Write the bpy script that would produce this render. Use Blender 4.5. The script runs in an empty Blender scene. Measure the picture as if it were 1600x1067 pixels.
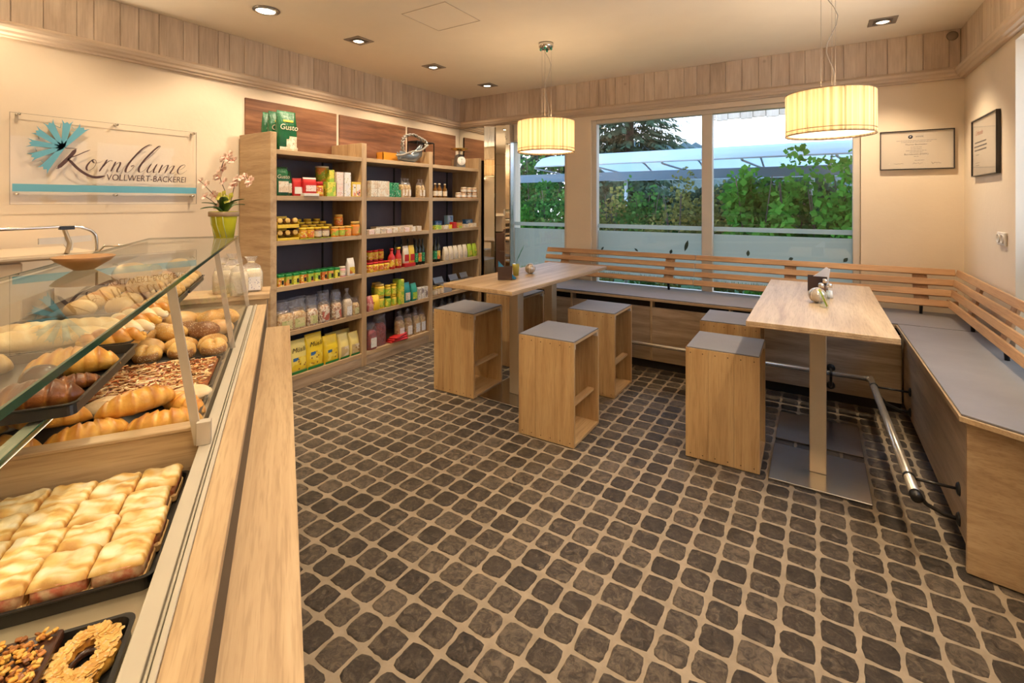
import bpy, bmesh, math, random
from mathutils import Matrix, Vector, noise as mnoise
from math import sin, cos, pi, radians as R
random.seed(7)
S = bpy.context.scene
COL = S.collection

# ---------------------------------------------------------------- camera, world, exposure
TH = R(32.2); FPX = 759.0; HOR = 315.5; CAMH = 1.5
cam_d = bpy.data.cameras.new('camera'); cam = bpy.data.objects.new('camera', cam_d); COL.objects.link(cam)
cam.location = (0, 0, CAMH); cam.rotation_euler = (pi/2, 0, TH)
cam_d.sensor_width = 36; cam_d.sensor_fit = 'HORIZONTAL'; cam_d.lens = FPX/1600*36
cam_d.shift_y = -(533.5-HOR)/1600; cam_d.clip_start = 0.02; cam_d.clip_end = 200
S.camera = cam
S.view_settings.view_transform = 'Standard'; S.view_settings.look = 'None'
S.view_settings.exposure = 0.50; S.view_settings.gamma = 1.0
S.view_settings.use_curve_mapping = False
S.cycles.use_denoising = True
S.cycles.max_bounces = 10; S.cycles.transparent_max_bounces = 24; S.cycles.glossy_bounces = 5
S.cycles.diffuse_bounces = 5; S.cycles.sample_clamp_indirect = 6
S.cycles.caustics_reflective = False; S.cycles.caustics_refractive = False

W = bpy.data.worlds.new('world'); S.world = W; W.use_nodes = True
nt = W.node_tree; nt.nodes.clear()
o_ = nt.nodes.new('ShaderNodeOutputWorld'); b_ = nt.nodes.new('ShaderNodeBackground')
tc = nt.nodes.new('ShaderNodeTexCoord'); sp = nt.nodes.new('ShaderNodeSeparateXYZ'); cr = nt.nodes.new('ShaderNodeValToRGB')
nt.links.new(tc.outputs['Generated'], sp.inputs[0]); nt.links.new(sp.outputs[2], cr.inputs[0]); nt.links.new(cr.outputs[0], b_.inputs[0])
nt.links.new(b_.outputs[0], o_.inputs[0])
cr.color_ramp.elements[0].position = 0.0; cr.color_ramp.elements[0].color = (0.80, 0.90, 1.0, 1)
cr.color_ramp.elements[1].position = 0.7; cr.color_ramp.elements[1].color = (0.36, 0.60, 1.0, 1)
b_.inputs[1].default_value = 3.0

LAMP = 1.0          # overall strength of the lamps
ROOM = dict(x0=-3.96, x1=0.95, y0=-2.7, y1=5.0, h=2.83)

# ---------------------------------------------------------------- helpers: pixel -> place on a known plane
def ray(px, py):
    r = (px-800)/FPX; v = (HOR-py)/FPX
    return Vector((r*cos(TH)-sin(TH), r*sin(TH)+cos(TH), v))
def onX(px, py, X): q = ray(px, py); d = X/q.x; return Vector((X, q.y*d, CAMH+q.z*d))
def onY(px, py, Y): q = ray(px, py); d = Y/q.y; return Vector((q.x*d, Y, CAMH+q.z*d))
def onZ(px, py, Z): q = ray(px, py); d = (Z-CAMH)/q.z; return Vector((q.x*d, q.y*d, Z))
CTH = R(57.27)      # the counter runs at its own angle: local y = along it, local x = towards the room
def tocnt(p): return Vector((p.x*cos(CTH)+p.y*sin(CTH), -p.x*sin(CTH)+p.y*cos(CTH), p.z))
def cnt(c, a, z=0.0): return Vector((c*cos(CTH)-a*sin(CTH), c*sin(CTH)+a*cos(CTH), z))
def cpos(px, py, z): return tocnt(onZ(px, py, z))

# ---------------------------------------------------------------- materials
MATS = {}
def srgb(r, g, b):
    f = lambda c: (c/255/12.92) if c/255 <= 0.04045 else ((c/255+0.055)/1.055)**2.4
    return (f(r), f(g), f(b), 1)
class NB:
    def __init__(s, name):
        s.m = bpy.data.materials.new(name); s.m.use_nodes = True; s.t = s.m.node_tree; s.t.nodes.clear()
        s.out = s.n('ShaderNodeOutputMaterial')
    def n(s, t, **kw):
        x = s.t.nodes.new(t)
        for k, v in kw.items():
            if k.startswith('i_'):
                x.inputs[k[2:].replace('_', ' ')].default_value = v
            else: setattr(x, k, v)
        return x
    def l(s, a, b): s.t.links.new(a, b)
    def coord(s, scale=(1, 1, 1), kind='Object', rnd=True):
        t = s.n('ShaderNodeTexCoord'); m = s.n('ShaderNodeMapping'); m.inputs['Scale'].default_value = scale
        if rnd:
            oi = s.n('ShaderNodeObjectInfo'); mu = s.n('ShaderNodeVectorMath', operation='SCALE'); cb = s.n('ShaderNodeCombineXYZ')
            s.l(oi.outputs['Random'], cb.inputs[0]); s.l(oi.outputs['Random'], cb.inputs[1]); s.l(oi.outputs['Random'], cb.inputs[2])
            s.l(cb.outputs[0], mu.inputs[0]); mu.inputs['Scale'].default_value = 37.0
            ad = s.n('ShaderNodeVectorMath', operation='ADD'); s.l(t.outputs[kind], ad.inputs[0]); s.l(mu.outputs[0], ad.inputs[1]); s.l(ad.outputs[0], m.inputs[0])
        else: s.l(t.outputs[kind], m.inputs[0])
        return m.outputs[0]
    def noise(s, co, scale=5, detail=4, rough=0.55, dist=0.0):
        x = s.n('ShaderNodeTexNoise'); x.inputs['Scale'].default_value = scale; x.inputs['Detail'].default_value = detail
        x.inputs['Roughness'].default_value = rough; x.inputs['Distortion'].default_value = dist
        s.l(co, x.inputs['Vector']); return x.outputs['Fac']
    def ramp(s, fac, stops):
        x = s.n('ShaderNodeValToRGB'); e = x.color_ramp.elements
        while len(e) < len(stops): e.new(0.5)
        for k, (p, c) in enumerate(stops): e[k].position = p; e[k].color = c if len(c) == 4 else (*c, 1)
        s.l(fac, x.inputs[0]); return x.outputs[0]
    def mix(s, fac, a, b, mode='MIX'):
        x = s.n('ShaderNodeMix', data_type='RGBA', blend_type=mode)
        for src, i in ((fac, 0), (a, 6), (b, 7)):
            if hasattr(src, 'links'): s.l(src, x.inputs[i])
            else: x.inputs[i].default_value = src
        return x.outputs[2]
    def bsdf(s, base, rough=0.5, metal=0.0, bump=None, bstr=0.2, bdist=0.01, **kw):
        p = s.n('ShaderNodeBsdfPrincipled')
        for src, k in ((base, 'Base Color'), (rough, 'Roughness'), (metal, 'Metallic')):
            if hasattr(src, 'links'): s.l(src, p.inputs[k])
            else: p.inputs[k].default_value = src
        for k, v in kw.items(): p.inputs[k.replace('_', ' ')].default_value = v
        if bump is not None:
            b = s.n('ShaderNodeBump'); b.inputs['Strength'].default_value = bstr; b.inputs['Distance'].default_value = bdist
            s.l(bump, b.inputs['Height']); s.l(b.outputs[0], p.inputs['Normal'])
        s.l(p.outputs[0], s.out.inputs[0]); return p
def cached(f):
    def g(*a, **k):
        key = repr((f.__name__, a, sorted(k.items())))
        if key not in MATS: MATS[key] = f(*a, **k)
        return MATS[key]
    return g
@cached
def plain(name, c, rough=0.5, metal=0.0, var=0.06, bump=0.0, **kw):
    b = NB(name); co = b.coord(); n = b.noise(co, 9, 3)
    lo = tuple(max(0, v*(1-var)) for v in c[:3])+(1,); hi = tuple(min(1, v*(1+var)) for v in c[:3])+(1,)
    b.bsdf(b.ramp(n, [(0.3, lo), (0.7, hi)]), rough, metal, bump=(b.noise(co, 60, 3) if bump else None), bstr=bump, **kw)
    return b.m
@cached
def oak(axis='z', tint='light', planks=0.0):
    b = NB('oak_'+tint+'_'+axis)
    pal = {'light': ((0.35, 0.228, 0.122), (0.48, 0.338, 0.192), (0.57, 0.42, 0.25)),
           'honey': ((0.40, 0.235, 0.10), (0.53, 0.345, 0.16), (0.62, 0.43, 0.22)),
           'grey': ((0.26, 0.18, 0.115), (0.40, 0.295, 0.195), (0.52, 0.395, 0.275)),
           'slat': ((0.36, 0.19, 0.085), (0.47, 0.265, 0.125), (0.56, 0.335, 0.165)),
           'walnut': ((0.095, 0.036, 0.016), (0.19, 0.078, 0.035), (0.30, 0.14, 0.068))}[tint]
    st = {'x': (1.1, 14, 14), 'y': (14, 1.1, 14), 'z': (14, 14, 1.1)}[axis]
    fi = {'x': (8, 180, 180), 'y': (180, 8, 180), 'z': (180, 180, 8)}[axis]
    n1 = b.noise(b.coord(st), 1.0, 6, 0.62, 0.6); n2 = b.noise(b.coord(fi), 1.0, 2, 0.6)
    c = b.ramp(n1, [(0.32, pal[0]), (0.5, pal[1]), (0.68, pal[2])])
    g = b.ramp(n2, [(0.36, (0.72, 0.68, 0.64)), (0.5, (1, 1, 1))])
    c = b.mix(0.55, c, g, 'MULTIPLY'); at = b.n('ShaderNodeAttribute', attribute_name='tone')
    c = b.mix(1.0, c, b.ramp(at.outputs['Fac'], [(0.0, (0.80, 0.78, 0.74)), (0.5, (1, 1, 1)), (1.0, (1.0, 1.0, 1.0))]), 'MULTIPLY')
    b.bsdf(c, 0.42, bump=n2, bstr=0.12, bdist=0.002)
    return b.m
@cached
def plaster(name, c, bs=0.25):
    b = NB(name); co = b.coord((1, 1, 1), rnd=False)
    n = b.noise(co, 3, 3); m = b.noise(co, 22, 5, 0.6)
    lo = tuple(v*0.96 for v in c[:3])
    b.bsdf(b.ramp(n, [(0.3, lo), (0.7, c[:3])]), 0.85, bump=m, bstr=bs, bdist=0.006)
    return b.m
@cached
def pane_glass(name, ior=1.45, tint=(1, 1, 1, 1), rough=0.0):
    b = NB(name); f0 = b.n('ShaderNodeFresnel'); f0.inputs['IOR'].default_value = ior
    ge = b.n('ShaderNodeNewGeometry'); f = b.n('ShaderNodeMath', operation='MULTIPLY'); iv = b.n('ShaderNodeMath', operation='SUBTRACT'); iv.inputs[0].default_value = 1.0
    b.l(ge.outputs['Backfacing'], iv.inputs[1]); b.l(f0.outputs[0], f.inputs[0]); b.l(iv.outputs[0], f.inputs[1])
    t = b.n('ShaderNodeBsdfTransparent'); t.inputs[0].default_value = tint
    g = b.n('ShaderNodeBsdfGlossy'); g.inputs['Roughness'].default_value = rough
    m = b.n('ShaderNodeMixShader'); b.l(f.outputs[0], m.inputs[0]); b.l(t.outputs[0], m.inputs[1]); b.l(g.outputs[0], m.inputs[2]); b.l(m.outputs[0], b.out.inputs[0])
    return b.m
@cached
def film(name, tint=(1, 1, 1, 1), dens=0.35, rough=0.12):
    """crinkled clear wrapping"""
    b = NB(name); co = b.coord(); n = b.noise(co, 45, 3, 0.6, 1.0); bp = b.n('ShaderNodeBump'); bp.inputs['Strength'].default_value = 1.0; bp.inputs['Distance'].default_value = 0.02
    b.l(n, bp.inputs['Height'])
    t = b.n('ShaderNodeBsdfTransparent'); t.inputs[0].default_value = tint
    g = b.n('ShaderNodeBsdfGlossy'); g.inputs['Roughness'].default_value = rough; g.inputs[0].default_value = (0.9, 0.93, 1, 1); b.l(bp.outputs[0], g.inputs['Normal'])
    m = b.n('ShaderNodeMixShader'); m.inputs[0].default_value = dens
    b.l(t.outputs[0], m.inputs[1]); b.l(g.outputs[0], m.inputs[2]); b.l(m.outputs[0], b.out.inputs[0])
    return b.m
@cached
def frosted(name, c):
    b = NB(name); t = b.n('ShaderNodeBsdfTranslucent'); t.inputs[0].default_value = c
    d = b.n('ShaderNodeBsdfDiffuse'); d.inputs[0].default_value = c; m = b.n('ShaderNodeMixShader'); m.inputs[0].default_value = 0.35
    b.l(t.outputs[0], m.inputs[1]); b.l(d.outputs[0], m.inputs[2]); b.l(m.outputs[0], b.out.inputs[0]); return b.m
@cached
def emit(name, c, s):
    b = NB(name); e = b.n('ShaderNodeEmission'); e.inputs[0].default_value = c; e.inputs[1].default_value = s; b.l(e.outputs[0], b.out.inputs[0]); return b.m
@cached
def steel(name='brushed_steel', axis='z', c=(0.62, 0.60, 0.57), rough=0.28):
    b = NB(name); fi = {'x': (3, 260, 260), 'y': (260, 3, 260), 'z': (260, 260, 3)}[axis]
    n = b.noise(b.coord(fi), 1, 2); b.bsdf(b.ramp(n, [(0.2, tuple(v*0.85 for v in c)), (0.8, c)]), b.ramp(n, [(0, (rough*.8,)*3), (1, (rough*1.2,)*3)]), 1.0)
    return b.m
@cached
def printed(name, c1, c2, c3, scale=40, rough=0.4, thr=0.5):
    """printed packaging: a ground colour with blotches and small type-like marks"""
    b = NB(name); co = b.coord(); v = b.n('ShaderNodeTexVoronoi', distance='CHEBYCHEV'); v.inputs['Scale'].default_value = scale; b.l(co, v.inputs['Vector'])
    n = b.noise(co, scale*0.35, 2); c = b.ramp(n, [(thr-0.02, c1[:3]), (thr+0.02, c2[:3])]); c.node.color_ramp.interpolation = 'LINEAR'
    k = b.ramp(v.outputs['Distance'], [(0.16, (1, 1, 1)), (0.2, (0, 0, 0))])
    b.bsdf(b.mix(k, c, c3), rough); return b.m
@cached
def grainy(name, stops, scale=120, rough=0.6, bstr=0.6):
    """loose small food seen through a clear bag"""
    b = NB(name); co = b.coord(); v = b.n('ShaderNodeTexVoronoi'); v.inputs['Scale'].default_value = scale; b.l(co, v.inputs['Vector'])
    sp = b.n('ShaderNodeSeparateColor'); b.l(v.outputs['Color'], sp.inputs[0])
    b.bsdf(b.ramp(sp.outputs[0], [(p, c) for p, c in stops]), rough, bump=v.outputs['Distance'], bstr=bstr, bdist=0.004); return b.m
@cached
def crust(name, stops, gloss=0.45, spots=None):
    """baked dough: colour follows the crust tone stored on the surface plus noise"""
    b = NB(name); at = b.n('ShaderNodeAttribute', attribute_name='tone'); co = b.coord((1, 1, 1)); n = b.noise(co, 22, 5, 0.6)
    ad = b.n('ShaderNodeMath', operation='MULTIPLY_ADD'); b.l(n, ad.inputs[0]); ad.inputs[1].default_value = 0.7
    sb = b.n('ShaderNodeMath', operation='SUBTRACT'); b.l(at.outputs['Fac'], sb.inputs[0]); sb.inputs[1].default_value = 0.35; b.l(sb.outputs[0], ad.inputs[2])
    c = b.ramp(ad.outputs[0], [(p, q) for p, q in stops])
    if spots:
        v = b.n('ShaderNodeTexVoronoi'); v.inputs['Scale'].default_value = spots[1]; b.l(co, v.inputs['Vector'])
        k = b.ramp(v.outputs['Distance'], [(0.24, (1, 1, 1)), (0.3, (0, 0, 0))]); c = b.mix(k, c, spots[0])
    b.bsdf(c, gloss, bump=b.noise(co, 90, 4), bstr=0.35, bdist=0.004); return b.m

# ---------------------------------------------------------------- mesh builder
class MB:
    def __init__(s): s.v = []; s.f = []; s.mi = []; s.tone = []; s.sm = []; s.t = 0.5
    def add(s, vs, fs, mi=0, M=None, smooth=False, tones=None):
        b = len(s.v)
        for i, p in enumerate(vs):
            p = Vector(p)
            if M is not None: p = M @ p
            s.v.append(p[:]); s.tone.append(tones[i] if tones else s.t)
        for f in fs: s.f.append(tuple(b+i for i in f)); s.mi.append(mi); s.sm.append(smooth)
        return s
    def box(s, x0, x1, y0, y1, z0, z1, mi=0, M=None):
        vs = [(x, y, z) for z in (z0, z1) for y in (y0, y1) for x in (x0, x1)]
        return s.add(vs, [(0, 2, 3, 1), (4, 5, 7, 6), (0, 1, 5, 4), (2, 6, 7, 3), (0, 4, 6, 2), (1, 3, 7, 5)], mi, M)
    def cbox(s, x0, x1, y0, y1, z0, z1, b=0.003, mi=0, M=None):
        """box with chamfered edges"""
        bm = bmesh.new()
        for X, sx in ((x0, 1), (x1, -1)):
            for Y, sy in ((y0, 1), (y1, -1)):
                for Z, sz in ((z0, 1), (z1, -1)):
                    bm.verts.new((X, Y+sy*b, Z+sz*b)); bm.verts.new((X+sx*b, Y, Z+sz*b)); bm.verts.new((X+sx*b, Y+sy*b, Z))
        bmesh.ops.convex_hull(bm, input=bm.verts)
        bmesh.ops.dissolve_limit(bm, angle_limit=0.02, verts=bm.verts, edges=bm.edges)
        bm.verts.index_update(); s.add([v.co for v in bm.verts], [[v.index for v in f.verts] for f in bm.faces], mi, M); bm.free(); return s
    def prism(s, pts, z0, z1, mi=0, M=None, smooth=False):
        n = len(pts); vs = [(p[0], p[1], z0) for p in pts]+[(p[0], p[1], z1) for p in pts]
        s.add(vs, [tuple(range(n-1, -1, -1)), tuple(range(n, 2*n))], mi, M)
        b = len(s.v)-2*n
        for i in range(n):
            j = (i+1) % n; s.f.append((b+i, b+j, b+n+j, b+n+i)); s.mi.append(mi); s.sm.append(smooth)
        return s
    def lathe(s, prof, n=20, mi=0, M=None, smooth=True, cap=True, sy=1.0):
        vs = []; fs = []
        for r, z in prof:
            for k in range(n): a = 2*pi*k/n; vs.append((r*cos(a), r*sin(a)*sy, z))
        m = len(prof)
        for i in range(m-1):
            for k in range(n):
                j = (k+1) % n; fs.append((i*n+k, i*n+j, (i+1)*n+j, (i+1)*n+k))
        if cap: fs.append(tuple(range(n-1, -1, -1))); fs.append(tuple((m-1)*n+k for k in range(n)))
        return s.add(vs, fs, mi, M, smooth)
    def loft(s, rings, mi=0, M=None, smooth=True, cap=True, closed=True):
        n = len(rings[0]); vs = [p for r in rings for p in r]; fs = []
        for i in range(len(rings)-1):
            for k in range(n if closed else n-1):
                j = (k+1) % n; fs.append((i*n+k, i*n+j, (i+1)*n+j, (i+1)*n+k))
        if cap and closed: fs.append(tuple(range(n-1, -1, -1))); fs.append(tuple((len(rings)-1)*n+k for k in range(n)))
        return s.add(vs, fs, mi, M, smooth)
    def tube(s, pts, r=0.01, n=8, mi=0, M=None, closed=False, cap=True, tones=None):
        pts = [Vector(p) for p in pts]; m = len(pts); rr = r if isinstance(r, (list, tuple)) else [r]*m; rings = []
        up = None
        for i, p in enumerate(pts):
            if closed: t = pts[(i+1) % m]-pts[i-1]
            else: t = pts[min(i+1, m-1)]-pts[max(i-1, 0)]
            t.normalize()
            if up is None: up = Vector((0, 0, 1)) if abs(t.z) < 0.9 else Vector((1, 0, 0))
            x = t.cross(up); x.normalize(); up = x.cross(t).normalized(); y = up
            rings.append([p+x*rr[i]*cos(2*pi*k/n)+y*rr[i]*sin(2*pi*k/n) for k in range(n)])
        if closed: rings.append(rings[0])
        return s.loft(rings, mi, M, True, cap and not closed)
    def ball(s, c=(0, 0, 0), r=(1, 1, 1), n=14, m=9, mi=0, M=None, f=None, tf=None):
        vs = []; fs = []; ts = []
        if not isinstance(r, (tuple, list)): r = (r, r, r)
        for i in range(m+1):
            ph = -pi/2+pi*i/m
            for k in range(n):
                a = 2*pi*k/n; d = Vector((cos(ph)*cos(a), cos(ph)*sin(a), sin(ph))); q = f(d) if f else 1.0
                vs.append((c[0]+r[0]*d.x*q, c[1]+r[1]*d.y*q, c[2]+r[2]*d.z*q)); ts.append(tf(d) if tf else s.t)
        for i in range(m):
            for k in range(n): j = (k+1) % n; fs.append((i*n+k, i*n+j, (i+1)*n+j, (i+1)*n+k))
        return s.add(vs, fs, mi, M, True, ts)
    def mesh(s, name, mats):
        me = bpy.data.meshes.new(name); me.from_pydata(s.v, [], s.f)
        for m in (mats if isinstance(mats, (list, tuple)) else [mats]): me.materials.append(m)
        me.polygons.foreach_set('material_index', s.mi); me.polygons.foreach_set('use_smooth', s.sm)
        at = me.attributes.new('tone', 'FLOAT', 'POINT'); at.data.foreach_set('value', s.tone)
        me.update(); return me
    def build(s, name, mats, parent=None, loc=(0, 0, 0), rot=(0, 0, 0), bevel=0, sub=0):
        return objm(name, s.mesh(name, mats), parent, loc, rot, bevel, sub)
def objm(name, me, parent=None, loc=(0, 0, 0), rot=(0, 0, 0), bevel=0, sub=0):
    o = bpy.data.objects.new(name, me); COL.objects.link(o); o.parent = parent; o.location = loc; o.rotation_euler = rot
    if bevel:
        m = o.modifiers.new('bevel', 'BEVEL'); m.width = bevel; m.segments = 2; m.limit_method = 'ANGLE'; m.angle_limit = R(40)
    if sub:
        m = o.modifiers.new('sub', 'SUBSURF'); m.levels = sub; m.render_levels = sub
    return o
def tag(o, label=None, cat=None, group=None, kind=None):
    if label: o['label'] = label
    if cat: o['category'] = cat
    if group: o['group'] = group
    if kind: o['kind'] = kind
    return o
def thing(name, label, cat, loc=(0, 0, 0), rz=0.0, group=None, kind=None):
    o = bpy.data.objects.new(name, None); COL.objects.link(o); o.location = loc; o.rotation_euler = (0, 0, rz); o.empty_display_size = 0.05
    return tag(o, label, cat, group, kind)
def dup(src, loc, rz=None, label=None, group=None):
    r = src.copy(); COL.objects.link(r); r.location = loc
    if rz is not None: r.rotation_euler = (0, 0, rz)
    if label: r['label'] = label
    if group: r['group'] = group
    for ch in list(src.children):
        c = ch.copy(); COL.objects.link(c); c.parent = r
        for g in list(ch.children):
            d = g.copy(); COL.objects.link(d); d.parent = c
    return r
TXT = {}
def text_mesh(s, size, mat, ext=0.0006, shear=0.0, align='CENTER'):
    cu = bpy.data.curves.new('t', 'FONT'); cu.body = s; cu.size = size; cu.extrude = ext; cu.shear = shear; cu.align_x = align; cu.resolution_u = 3
    ob = bpy.data.objects.new('t', cu); me = bpy.data.meshes.new_from_object(ob); bpy.data.objects.remove(ob); bpy.data.curves.remove(cu)
    me.materials.clear(); me.materials.append(mat); return me
# text standing up and read from +X (a wall or pack facing the room), from -Y (window wall), from -X (right wall)
RX = (pi/2, 0, pi/2); RY = (pi/2, 0, 0); RNX = (pi/2, 0, -pi/2)
ORD = ['first', 'second', 'third', 'fourth', 'fifth', 'sixth', 'seventh', 'eighth', 'ninth', 'tenth', 'eleventh', 'twelfth', 'thirteenth']
def ordn(i, n):
    return 'leftmost' if i == 0 else ('rightmost' if i == n-1 else ORD[i]+' from left')
def rot2(x, y, a): return (x*cos(a)-y*sin(a), x*sin(a)+y*cos(a))
# ================================================================= THE ROOM
M_WALL = plaster('wall_plaster', (0.77, 0.65, 0.50)); M_CEIL = plaster('ceiling_paint', (0.88, 0.80, 0.68), 0.05)
M_FRAME = plain('window_frame_paint', (0.60, 0.54, 0.46), 0.45, var=0.02)
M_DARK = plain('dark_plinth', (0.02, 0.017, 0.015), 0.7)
M_BLACK = plain('black_metal', (0.012, 0.011, 0.011), 0.35)
x0, x1, y0, y1, HH = ROOM['x0'], ROOM['x1'], ROOM['y0'], ROOM['y1'], ROOM['h']
ED = 0.2
def struct(name, mb, mats, parent=None, **k):
    o = mb.build(name, mats, parent, **k)
    if parent is None: o['kind'] = 'structure'
    return o

# floor: tumbled cobbles in wide pale joints
def cobble_mat():
    b = NB('cobble_stone'); at = b.n('ShaderNodeAttribute', attribute_name='tone'); co = b.coord((1, 1, 1), rnd=False)
    n = b.noise(co, 30, 10, 0.78, 1.2); m = b.noise(co, 160, 6, 0.75)
    ad = b.n('ShaderNodeMath', operation='MULTIPLY_ADD'); b.l(at.outputs['Fac'], ad.inputs[0]); ad.inputs[1].default_value = 0.13
    sb = b.n('ShaderNodeMath', operation='ADD'); b.l(n, sb.inputs[0]); sb.inputs[1].default_value = -0.045; b.l(sb.outputs[0], ad.inputs[2])
    c = b.ramp(ad.outputs[0], [(0.33, (0.014, 0.010, 0.007)), (0.50, (0.060, 0.044, 0.030)), (0.66, (0.17, 0.13, 0.09))])
    h = b.n('ShaderNodeMath', operation='MULTIPLY_ADD'); b.l(m, h.inputs[0]); h.inputs[1].default_value = 0.35; b.l(n, h.inputs[2])
    b.bsdf(c, b.ramp(n, [(0.3, (0.34,)*3), (0.7, (0.52,)*3)]), bump=h.outputs[0], bstr=0.9, bdist=0.008); return b.m
def grout_mat():
    b = NB('cobble_joint'); co = b.coord(rnd=False); n = b.noise(co, 14, 4); m = b.noise(co, 200, 3)
    b.bsdf(b.ramp(n, [(0.3, (0.24, 0.188, 0.125)), (0.7, (0.34, 0.27, 0.188))]), 0.75, bump=m, bstr=0.3, bdist=0.003); return b.m
fl = MB(); fl.box(x0-ED, x1+ED, y0-ED, y1+ED, -0.12, -0.0035, 1)
PX, PY = 0.118, 0.121
rnd = random.Random(3)
for i in range(int((x0)/PX)-1, int(x1/PX)+1):
    for j in range(-31, 20):
        cx = (i+0.5)*PX; cy = 2.69+(j+0.5)*PY
        if cx < x0 or cx > x1 or cy > y1 or cy < -1.0: continue
        N = 20; t = rnd.random(); hx = PX*0.5-0.0068; hy = PY*0.5-0.0068; sk = rnd.uniform(-0.03, 0.03); rings = []
        jit = [rnd.uniform(-0.0022, 0.0022) for _ in range(N)]; ex = rnd.uniform(4.6, 8.0)
        for ins, z in ((0, -0.006), (0.0015, -0.0015), (0.006, 0.0), (0.03, rnd.uniform(0.0, 0.0006))):
            ring = []
            for k in range(N):
                a = 2*pi*k/N+0.157; ca, sa = cos(a), sin(a); q = (abs(ca)**ex+abs(sa)**ex)**(-1/ex)
                px_, py_ = rot2(ca*q*(hx-ins)+jit[k], sa*q*(hy-ins)+jit[(k*7) % N], sk); ring.append((cx+px_, cy+py_, z))
            rings.append(ring)
        fl.t = t; b0 = len(fl.v)
        fl.loft(rings, 0, smooth=True, cap=False); fl.f.append(tuple(b0+3*N+k for k in range(N))); fl.mi.append(0); fl.sm.append(False)
struct('floor', fl, [cobble_mat(), grout_mat()])

# openings
W1 = (-3.176, -2.418, 0.60, 2.25); W2 = (-2.12, 0.305, 0.60, 2.40); WR = (1.6, 3.86, 0.62, 2.42)
struct('wall_left', MB().box(x0-ED, x0, y0-ED, y1+ED, 0, HH), M_WALL)
struct('wall_back', MB().box(x0, x1, y0-ED, y0, 0, HH), M_WALL)
w = MB(); T = 0.24
w.box(x0, W1[0], y1, y1+T, 0, HH); w.box(W1[0], W1[1], y1, y1+T, 0, W1[2]); w.box(W1[0], W1[1], y1, y1+T, W1[3], HH)
w.box(W1[1], W2[0], y1, y1+T, 0, HH); w.box(W2[0], W2[1], y1, y1+T, 0, W2[2]); w.box(W2[0], W2[1], y1, y1+T, W2[3], HH); w.box(W2[1], x1+T, y1, y1+T, 0, HH)
struct('wall_window', w, M_WALL)
w = MB(); w.box(x1, x1+T, WR[1], y1, 0, HH); w.box(x1, x1+T, WR[0], WR[1], 0, WR[2]); w.box(x1, x1+T, WR[0], WR[1], WR[3], HH); w.box(x1, x1+T, y0-ED, WR[0], 0, HH)
struct('wall_right', w, M_WALL)
c = MB(); c.box(x0-ED, x1+T, y0-ED, y1+T, HH, HH+0.15)
struct('ceiling', c, M_CEIL)
h0 = onZ(690, 27, HH)
hm = MB(); a_ = 0.2
for s_ in ((-a_, a_, -a_, -a_+0.004), (-a_, a_, a_-0.004, a_), (-a_, -a_+0.004, -a_, a_), (a_-0.004, a_, -a_, a_)): hm.box(*s_, -0.003, 0.0)
struct('trim_1', hm, plain('hatch_seam', (0.55, 0.46, 0.37), 0.7), loc=(h0.x, h0.y, HH))

def plank_mat():
    b = NB('whitewashed_boards'); at = b.n('ShaderNodeAttribute', attribute_name='tone')
    n = b.noise(b.coord((9, 9, 1.2), rnd=False), 1.6, 6, 0.6, 0.5); f = b.noise(b.coord((90, 90, 4), rnd=False), 1, 2)
    v = b.n('ShaderNodeTexVoronoi'); v.inputs['Scale'].default_value = 3.1; b.l(b.coord((1, 1, 1), rnd=False), v.inputs['Vector'])
    ad = b.n('ShaderNodeMath', operation='MULTIPLY_ADD'); b.l(at.outputs['Fac'], ad.inputs[0]); ad.inputs[1].default_value = 0.28; b.l(n, ad.inputs[2])
    c = b.ramp(ad.outputs[0], [(0.35, (0.42, 0.33, 0.25)), (0.62, (0.58, 0.47, 0.37)), (0.85, (0.69, 0.58, 0.47))])
    k = b.ramp(v.outputs['Distance'], [(0.03, (0.42, 0.36, 0.3)), (0.075, (1, 1, 1))])
    c = b.mix(0.7, c, k, 'MULTIPLY'); c = b.mix(0.35, c, b.ramp(f, [(0.35, (0.7, 0.66, 0.62)), (0.6, (1, 1, 1))]), 'MULTIPLY')
    b.bsdf(c, 0.6, bump=f, bstr=0.15, bdist=0.002); return b.m
M_PLANK = plank_mat()
def frieze(name, axis, lo, hi, wallpos, sgn, seed):
    """a band of vertical boards; sgn = direction from the wall into the room"""
    r = random.Random(seed); m = MB(); p = lo
    while p < hi-0.001:
        q = min(hi, p+r.choice([0.085, 0.105, 0.12, 0.14, 0.155]))
        m.t = r.random(); a, b2 = sorted((wallpos, wallpos+sgn*0.022))
        if axis == 'y': m.cbox(a, b2, p+0.001, q-0.001, 2.515, HH, 0.003)
        else: m.cbox(p+0.001, q-0.001, a, b2, 2.515, HH, 0.003)
        p = q
    return struct(name, m, M_PLANK)
frieze('trim_2', 'y', y0, y1, x0, 1, 1); frieze('trim_3', 'x', x0+0.024, x1-0.024, y1, -1, 2); frieze('trim_4', 'y', y0, y1, x1, -1, 3)
PROF = [(0, 2.448), (0.030, 2.448), (0.034, 2.458), (0.050, 2.466), (0.054, 2.480), (0.066, 2.492), (0.070, 2.506), (0.070, 2.516), (0.052, 2.522), (0.046, 2.532), (0.024, 2.540), (0, 2.540)]
def crown(name, axis, lo, hi, wallpos, sgn):
    m = MB(); rings = []
    for t_, cut in ((lo, 1), (hi, -1)):
        rings.append([((wallpos+sgn*o, t_+cut*o if True else t_, z) if axis == 'y' else (t_+cut*o, wallpos+sgn*o, z)) for o, z in PROF])
    m.loft(rings, smooth=False); return struct(name, m, oak('y' if axis == 'y' else 'x', 'grey') if False else M_CROWN)
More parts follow.
